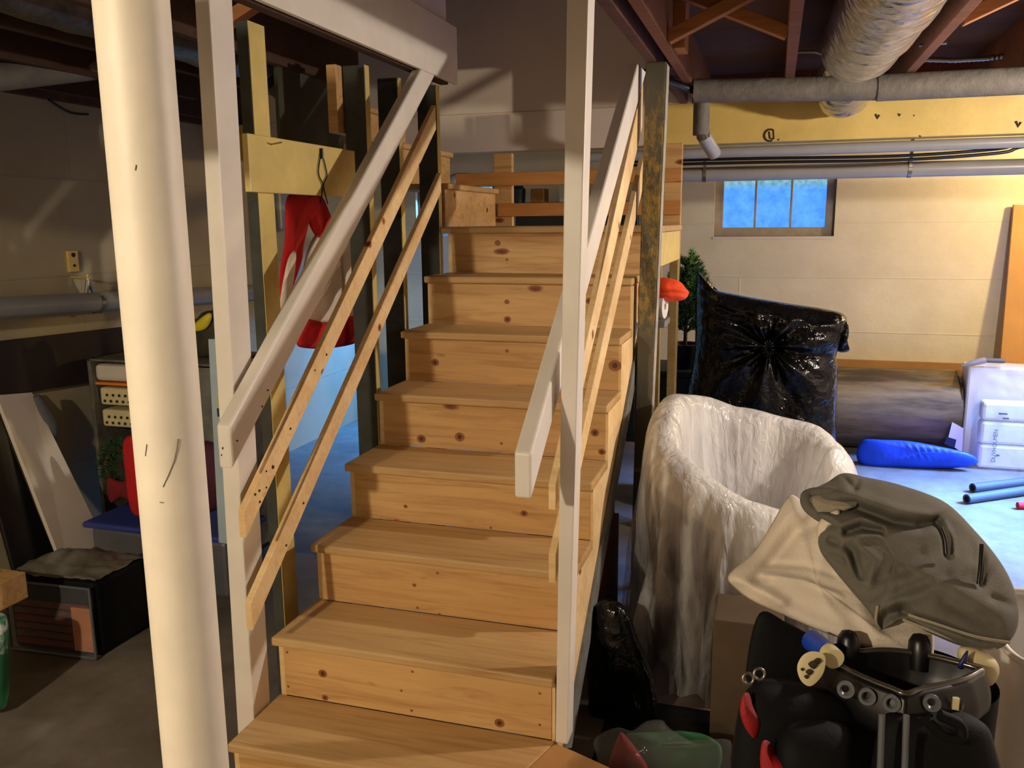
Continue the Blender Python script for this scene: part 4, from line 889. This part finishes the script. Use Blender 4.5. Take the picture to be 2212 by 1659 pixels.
# blue cushion sack on the floor
def blf(q, t): return .006*math.sin((q.x*1.0+q.z*.5)*150)*(1-t)+.02*nz(q, 7)*(1-t)
bo = [(1850, 985), (1862, 952), (1900, 950), (1960, 953), (2030, 965), (2080, 976), (2104, 985), (2112, 998), (2090, 1008), (2020, 1012), (1940, 1012), (1870, 1010)]
mb().puff([P(x, y, Y=4.42) for x, y in bo], (0, -.8, .45), .07, .10, blf, 16, 8).done('blue_sack', 'blue', smooth=180, label='bright blue quilted cushion sack flat on the floor in front of the grey roll', cat='bag')
for (x0, y0, x1, y1, lb) in ((2101, 1054, 2212, 1041, 'upper of two grey foam tubes lying on the floor at the right edge'), (2088, 1078, 2212, 1060, 'lower of two grey foam tubes lying on the floor at the right edge')):
    r = .028; a, b = P(x0, y0, Z=r), P(x1, y1, Z=r); d = (b-a).normalized()
    ft = thing('foam_tube', lb, 'tube', (a.x, a.y, 0), 'grey foam pipe tubes on the floor')
    mb().lathe([(.018, 0), (r, 0), (r, .75), (.018, .75)], a, 22, d).done('sleeve', 'foam', ft, smooth=40); mb().lathe([(0, .012), (.0185, .012), (.0185, .0), ], a, 18, d).done('bore', 'foamdark', ft)
a = P(2198, 1092, Z=.02); mb().tube([a, a+Vector((.25, .06, 0))], .02, 10).done('red_rod', 'red', smooth=40, label='red rod on the floor at the right edge beside the foam tubes', cat='rod')
mb().box(.93, 1.62, .44, 1.12, 0, .008).done('shade_mat', 'black', bevel=.002, label='added dark mat for shade on the floor under the Christmas wrapping bag', cat='mat')  # flat dark slab added to paint shade onto this stretch of floor
# carton and gift bag on the floor
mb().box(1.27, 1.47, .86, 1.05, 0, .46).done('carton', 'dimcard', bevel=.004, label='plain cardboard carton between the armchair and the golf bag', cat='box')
gfc = P(1430, 1640, Z=.08)
gf = thing('gift_bag', 'clear bag of red and green Christmas wrapping on the floor by the right post', 'bag', (gfc.x, gfc.y, 0))
mb().puff([P(x, y, Y=.66) for x, y in ((1345, 1590), (1400, 1582), (1480, 1580), (1530, 1590), (1560, 1620), (1540, 1680), (1440, 1710), (1350, 1690), (1335, 1640))], (0, -.7, .7), .05, .06, lambda q, t: .03*nz(q, 14)).done('green_tissue', 'greencloth', gf, smooth=180)
mb().puff([P(x, y, Y=.56) for x, y in ((1338, 1585), (1352, 1590), (1380, 1625), (1400, 1665), (1370, 1690), (1310, 1690), (1318, 1640))], (0, -.8, .5), .03, .03, lambda q, t: .012*nz(q, 20))  .done('red_tissue', 'darkred', gf, smooth=180)
mb().puff([P(x, y, Y=.52) for x, y in ((1284, 1596), (1330, 1572), (1365, 1578), (1395, 1558), (1430, 1556), (1450, 1575), (1520, 1612), (1575, 1598), (1578, 1640), (1560, 1700), (1300, 1710), (1290, 1640))], (0, -.8, .6), .06, .06, lambda q, t: .03*nz(q, 12)+.02*abs(nz(q, 26))).done('film', 'clear', gf, smooth=180)

# ------------------------------------------------------------------ golf bag with clothes on top
gx_, gy_ = 1.66, .03
gbag = thing('golf_bag', 'black and red golf bag with a moulded top rim, holding up the clothes', 'golf bag', (gx_, gy_, 0))
def body(u, v):
    a = u*2*math.pi; z = .01+v*.76; c, s = math.cos(a), math.sin(a)
    rx, ry = .168-.008*v, .13; p = Vector((gx_+c*rx*(1+.0*v), gy_+.05+s*ry, z)); return p+Vector((c, s, 0))*.008*nz(p, 8)
mb().grid(body, 60, 24, True).done('body', 'blackfab', gbag, smooth=180)
mb().lathe([(0, 0), (.155, 0), (.165, .03), (0, .03)], (gx_, gy_+.05, 0), 40).done('base', 'black', gbag, smooth=40)
front = [(1788, 1420), (1830, 1446), (1880, 1470), (1925, 1487), (1957, 1499), (1990, 1489), (2040, 1478), (2085, 1466), (2113, 1451)]
back = [(2118, 1446), (2080, 1434), (2020, 1419), (1960, 1408), (1905, 1404), (1860, 1407), (1815, 1411)]
Zr = .845
loop = [P(x, y, Z=Zr) for x, y in front]+[P(x, y, Z=Zr) for x, y in back]
w = MB(); w.tube(loop+[loop[0]], .0055, 8, smooth=3); w.done('rim_edge', 'rimgloss', gbag, smooth=60)
cc = sum(loop, Vector())/len(loop)
def collar(u, v):
    x = u*len(loop); k = int(x) % len(loop); t = x-int(x); p = loop[k].lerp(loop[(k+1) % len(loop)], t); o_ = (p-cc); o_.z = 0
    return p+o_.normalized()*(.006+.018*math.sin(v*math.pi*.6))+Vector((0, 0, -.075*v))
mb().grid(collar, 96, 8, True).done('collar', 'black', gbag, smooth=60, solid=.004)
def inner(u, v):
    x = u*len(loop); k = int(x) % len(loop); t = x-int(x); p = loop[k].lerp(loop[(k+1) % len(loop)], t)
    return p.lerp(cc, v*.9)+Vector((0, 0, -.10*math.sqrt(v)))
mb().grid(inner, 64, 10, True).done('well', 'black', gbag, smooth=180)
for px, py in ((1826, 1488), (1872, 1503), (1925, 1517), (2012, 1517), (2060, 1520)):
    n_ = Vector((0, -1, .25)).normalized(); o_ = P(px, py, D=1.41 if 1900 < px < 2020 else 1.435)
    mb().lathe([(.006, 0), (.014, .0), (.014, .008), (.009, .008), (.006, .002)], o_, 18, n_).done('eyelet', 'greyplastic', gbag, smooth=40)
a = P(2064, 1519, D=1.42); mb().box(a.x-.005, a.x+.005, a.y-.004, a.y+.002, a.z-.01, a.z+.01).done('yellow_mark', 'cream2', gbag)
for px, py in ((1832, 1402), (1986, 1410)):
    c = P(px, py, D=1.545); mb().lathe([(0, .035), (.012, .032), (.019, .02), (.02, 0), (.018, -.03), (0, -.03)], c, 18, (0, .25, 1)).done('lug', 'black', gbag, smooth=60)
# side panel, pockets, piping
mb().puff([P(x, y, D=1.62) for x, y in ((1640, 1325), (1700, 1345), (1770, 1385), (1800, 1420), (1790, 1500), (1700, 1500), (1625, 1480), (1612, 1440))], (-.2, -.8, .4), .02, .04).done('side_panel', 'blackfab', gbag, smooth=180)
pk = [(1606, 1500), (1640, 1474), (1700, 1480), (1770, 1500), (1840, 1540), (1850, 1640), (1840, 1760), (1600, 1760), (1578, 1680), (1590, 1560)]
mb().puff([P(x, y, D=1.46) for x, y in pk], (-.2, -1, .1), .05, .1, lambda q, t: .006*nz(q, 14)).done('pocket', 'blackfab', gbag, smooth=180)
mb().puff([P(x, y, D=1.42) for x, y in ((1609, 1496), (1622, 1528), (1640, 1560), (1632, 1595), (1610, 1570), (1598, 1530))], (-.2, -1, .1), .014, .03).done('red_flash', 'redgolf', gbag, smooth=180)
mb().puff([P(x, y, D=1.38) for x, y in ((1648, 1600), (1668, 1632), (1720, 1660), (1740, 1700), (1660, 1700), (1642, 1650))], (-.2, -1, .1), .014, .03).done('red_flash', 'redgolf', gbag, smooth=180)
mb().puff([P(x, y, D=1.40) for x, y in ((1690, 1580), (1740, 1560), (1830, 1570), (1840, 1640), (1835, 1760), (1700, 1760), (1675, 1640))], (-.1, -1, .1), .05, .05).done('pocket', 'blackfab', gbag, smooth=180)
mb().puff([P(x, y, D=1.40) for x, y in ((1905, 1560), (2000, 1545), (2100, 1550), (2146, 1600), (2150, 1760), (1900, 1760))], (.1, -1, .1), .04, .08).done('pocket', 'blackfab', gbag, smooth=180)
for px in (1905, 1958): mb().tube([P(px, 1545, D=1.33), P(px-6, 1720, D=1.33)], .005, 8).done('strap', 'greyplastic', gbag, smooth=60)
for px, py in ((1616, 1466), (1640, 1456)):
    c = P(px, py, D=1.44); mb().lathe([(.009+.0025*math.cos(t*.7854), .0025*math.sin(t*.7854)) for t in range(9)], c, 16, (.3, -1, .3)).done('zip_ring', 'steel', gbag, smooth=60)
mb().tube([P(x, y, D=1.34) for x, y in ((2000, 1555), (2040, 1590), (2074, 1592), (2072, 1565), (2030, 1545))], .009, 8, smooth=5).done('handle', 'blackfab', gbag, smooth=60)
c = P(1750, 1440, D=1.47)
tg = mb().puff([P(x, y, D=1.45) for x, y in ((1722, 1440), (1735, 1415), (1758, 1407), (1782, 1418), (1778, 1455), (1752, 1482), (1730, 1470))], (-.1, -1, .3), .003, .003, None, 5, 6).done('name_tag', 'cream2', gbag, smooth=60)
for x, y, r in ((1748, 1452, .006), (1756, 1436, .008), (1766, 1428, .006), (1742, 1462, .004), (1733, 1446, .003)):
    c = P(x, y, D=1.445); mb().puff([c+Vector((-r, 0, 0)), c+Vector((0, 0, r)), c+Vector((r, 0, .3*r)), c+Vector((.2*r, 0, -r))], (-.1, -1, .3), .002, .001, None, 3, 3).done('tag_print', 'ink', tg)
bc = P(1765, 1390, D=1.58)
club = thing('drink_bottle', 'small blue-capped bottle stuck in the golf bag below the cream towel', 'bottle', bc)
mb().tube([P(1754, 1384, D=1.56), P(1790, 1412, D=1.50)], [.020, .019], 18).done('cap', 'bluecap', club, smooth=40)
mb().tube([P(1787, 1408, D=1.505), P(1803, 1424, D=1.48)], .018, 18).done('neck', 'cream2', club, smooth=40)
hd = thing('club_cover', 'cream and blue club cover at the right of the golf bag rim', 'club cover', P(2100, 1440, D=1.52))
mb().puff([P(x, y, D=1.54) for x, y in ((2070, 1400), (2110, 1400), (2150, 1425), (2158, 1455), (2140, 1482), (2100, 1480), (2075, 1450))], (0, -1, .5), .03, .03).done('shell', 'cream2', hd, smooth=180)
mb().puff([P(x, y, D=1.50) for x, y in ((2068, 1440), (2084, 1410), (2092, 1408), (2086, 1444))], (0, -1, .5), .006, .006, None, 4, 4).done('blue_stripe', 'navy', hd, smooth=180)
# cream towel and grey hoodie
def PD(l, k=.65, D0=1.76): return [P(x, y, D=D0-(D0-d)*k) for x, y, d in l]
tw = PD([(1706, 1070, 1.80), (1745, 1092, 1.77), (1800, 1110, 1.72), (1850, 1200, 1.66), (1960, 1300, 1.58), (2010, 1340, 1.54), (2012, 1425, 1.47), (1950, 1408, 1.47), (1890, 1402, 1.48), (1830, 1384, 1.50), (1760, 1358, 1.56), (1690, 1328, 1.62), (1625, 1298, 1.66), (1590, 1272, 1.69), (1572, 1252, 1.70), (1582, 1232, 1.71), (1630, 1190, 1.75), (1668, 1130, 1.79)])
nt_ = (CAM-P(1800, 1260, D=1.6)).normalized()
twf = creases([([(1580, 1250), (1640, 1272), (1690, 1300)], .018, 14), ([(1592, 1228), (1650, 1178), (1706, 1095)], .016, 24), ([(1640, 1250), (1668, 1215), (1720, 1150), (1770, 1128)], -.020, 16),
               ([(1655, 1218), (1740, 1222), (1800, 1240)], -.007, 7), ([(1650, 1240), (1740, 1254), (1812, 1285)], .006, 6), ([(1640, 1170), (1720, 1105)], .005, 6), ([(1860, 1320), (1895, 1372), (1990, 1372)], .016, 16), ([(1690, 1290), (1800, 1340)], -.006, 16)])
mb().puff(tw, nt_, .028, .012, lambda q, t: twf(q, t)*(1-t**6)+.006*nz(q, 9)*(1-t), 30, 8, 5).done('cream_towel', 'linen', smooth=180, label='cream cloth draped over the golf bag under the grey hoodie', cat='cloth')
hdl = PD([(1736, 1078, 1.70), (1746, 1062, 1.72), (1786, 1042, 1.74), (1822, 1022, 1.76), (1872, 1031, 1.76), (1950, 1049, 1.75), (2040, 1084, 1.72), (2105, 1145, 1.67), (2160, 1212, 1.60), (2190, 1270, 1.54), (2201, 1325, 1.48), (2194, 1365, 1.45), (2170, 1395, 1.43), (2135, 1404, 1.42), (2075, 1395, 1.43), (2005, 1366, 1.46), (1955, 1340, 1.49), (1925, 1352, 1.49), (1898, 1360, 1.50), (1880, 1325, 1.52), (1842, 1280, 1.56), (1802, 1232, 1.60), (1772, 1190, 1.63), (1768, 1150, 1.65), (1790, 1122, 1.66), (1770, 1118, 1.67), (1748, 1100, 1.69)])
hn = (CAM-P(1960, 1250, D=1.52)).normalized()
hf = creases([([(1742, 1100), (1850, 1098), (1930, 1130), (1990, 1138), (2020, 1130)], -.045, 12), ([(1770, 1050), (1850, 1078), (1930, 1105), (2010, 1120)], .022, 18), ([(1822, 1030), (1840, 1050), (1846, 1062)], -.016, 7), ([(1855, 1040), (1852, 1060)], -.012, 6),
              ([(1832, 1152), (1862, 1142), (1905, 1150)], -.028, 8), ([(1825, 1140), (1865, 1126), (1912, 1142)], .014, 9), ([(1840, 1163), (1900, 1160)], .010, 8),
              ([(1796, 1168), (1846, 1190), (1858, 1245)], -.020, 10), ([(1822, 1180), (1838, 1215), (1858, 1255)], .014, 9), ([(1860, 1180), (1896, 1210), (1880, 1260)], .012, 12), ([(1800, 1200), (1825, 1215)], -.012, 8),
              ([(1890, 1305), (1960, 1275), (2040, 1245)], -.014, 14), ([(1925, 1300), (1990, 1278), (2090, 1220)], .012, 16), ([(1940, 1230), (1990, 1200)], -.008, 14), ([(1900, 1250), (1960, 1235)], -.008, 12),
              ([(2122, 1172), (2118, 1230), (2114, 1264)], -.020, 7), ([(2112, 1180), (2106, 1250)], .008, 7), ([(2026, 1134), (2040, 1165), (2044, 1198)], -.020, 7), ([(2036, 1130), (2056, 1165), (2056, 1200)], .008, 7),
              ([(1950, 1322), (2030, 1345), (2120, 1380), (2170, 1386)], -.016, 7), ([(1960, 1342), (2040, 1365), (2130, 1394)], .010, 8), ([(1948, 1322), (1920, 1330), (1905, 1352)], -.05, 16),
              ([(2140, 1290), (2185, 1308)], -.018, 9), ([(2060, 1110), (2120, 1165), (2170, 1250)], .014, 18), ([(1990, 1130), (2010, 1128), (2060, 1105)], -.020, 9), ([(2000, 1240), (2100, 1290), (2180, 1340)], .012, 26), ([(2040, 1300), (2140, 1345)], -.010, 16)])
hood = thing('grey_hoodie', 'grey hooded sweatshirt thrown on top of the cream cloth and golf bag', 'hoodie', P(1960, 1250, D=1.52))
mb().puff(hdl, hn, .07, .03, lambda q, t: (hf(q, t)+.007*nz(q, 14)+.010*nz(q, 6, 2))*(1-t**6), 60, 12, 2.6).done('body', 'hood', hood, smooth=180)
mb().puff(PD([(1752, 1082, 1.66), (1762, 1068, 1.67), (1800, 1070, 1.665), (1845, 1090, 1.64), (1835, 1100, 1.63), (1790, 1118, 1.645), (1768, 1114, 1.655)]), hn, .012, .012, None, 6, 5).done('hood_lining', 'hoodlite', hood, smooth=180)
mb().tube(PD([(1775, 1118, 1.66), (1748, 1098, 1.67), (1740, 1078, 1.68), (1752, 1066, 1.69), (1800, 1064, 1.66), (1850, 1086, 1.64)]), .011, 10, smooth=5).done('hood_edge', 'hood', hood, smooth=60)
mb().puff(PD([(1768, 1130, 1.64), (1782, 1112, 1.64), (1808, 1100, 1.62), (1814, 1106, 1.61), (1812, 1128, 1.61), (1790, 1140, 1.62), (1770, 1172, 1.63), (1765, 1150, 1.64)]), hn, .012, .01, None, 6, 5).done('white_cuff', 'linen', hood, smooth=180)
for nm, l in (('zip', [(2032, 1140, 1.525), (2041, 1165, 1.51), (2044, 1196, 1.50)]), ('zip', [(2121, 1176, 1.485), (2118, 1225, 1.465), (2114, 1262, 1.455)])):
    mb().tube(PD(l), .004, 8, smooth=4).done(nm, 'black', hood, smooth=60)
for l in ([(1962, 1328, 1.43), (2030, 1350, 1.39), (2110, 1376, 1.375), (2180, 1388, 1.40)], [(1950, 1338, 1.45), (2020, 1366, 1.42), (2100, 1396, 1.41), (2150, 1400, 1.41)], [(1896, 1308, 1.47), (1892, 1340, 1.47), (1900, 1358, 1.48)]):
    mb().tube(PD(l), .0028, 6, smooth=5).done('hem_piping', 'hoodlite', hood, smooth=60)
# white bin at the right edge
wbx = P(2150, 1480, Y=.30)
wbn = thing('white_bin', 'tall white plastic bin at the lower right edge', 'bin', (wbx.x+.2, .36, 0))
zb_ = P(2190, 1395, Y=.30).z
w = MB()
def binf(u, v):
    a = u*2*math.pi; c, s = math.cos(a), math.sin(a); k = .17+.03*v
    return Vector((wbx.x+.205+math.copysign(abs(c)**.4, c)*k, .40+math.copysign(abs(s)**.4, s)*k, .0+v*zb_))
mb().grid(binf, 64, 10, True).done('shell', 'whiteplastic', wbn, smooth=60, solid=.004)
mb().tube([binf(k/64, 1) for k in range(65)], .008, 8).done('rim', 'whiteplastic', wbn, smooth=60)
mb().box(wbx.x+.03, wbx.x+.38, .23, .57, .0, .01).done('bottom', 'whiteplastic', wbn)
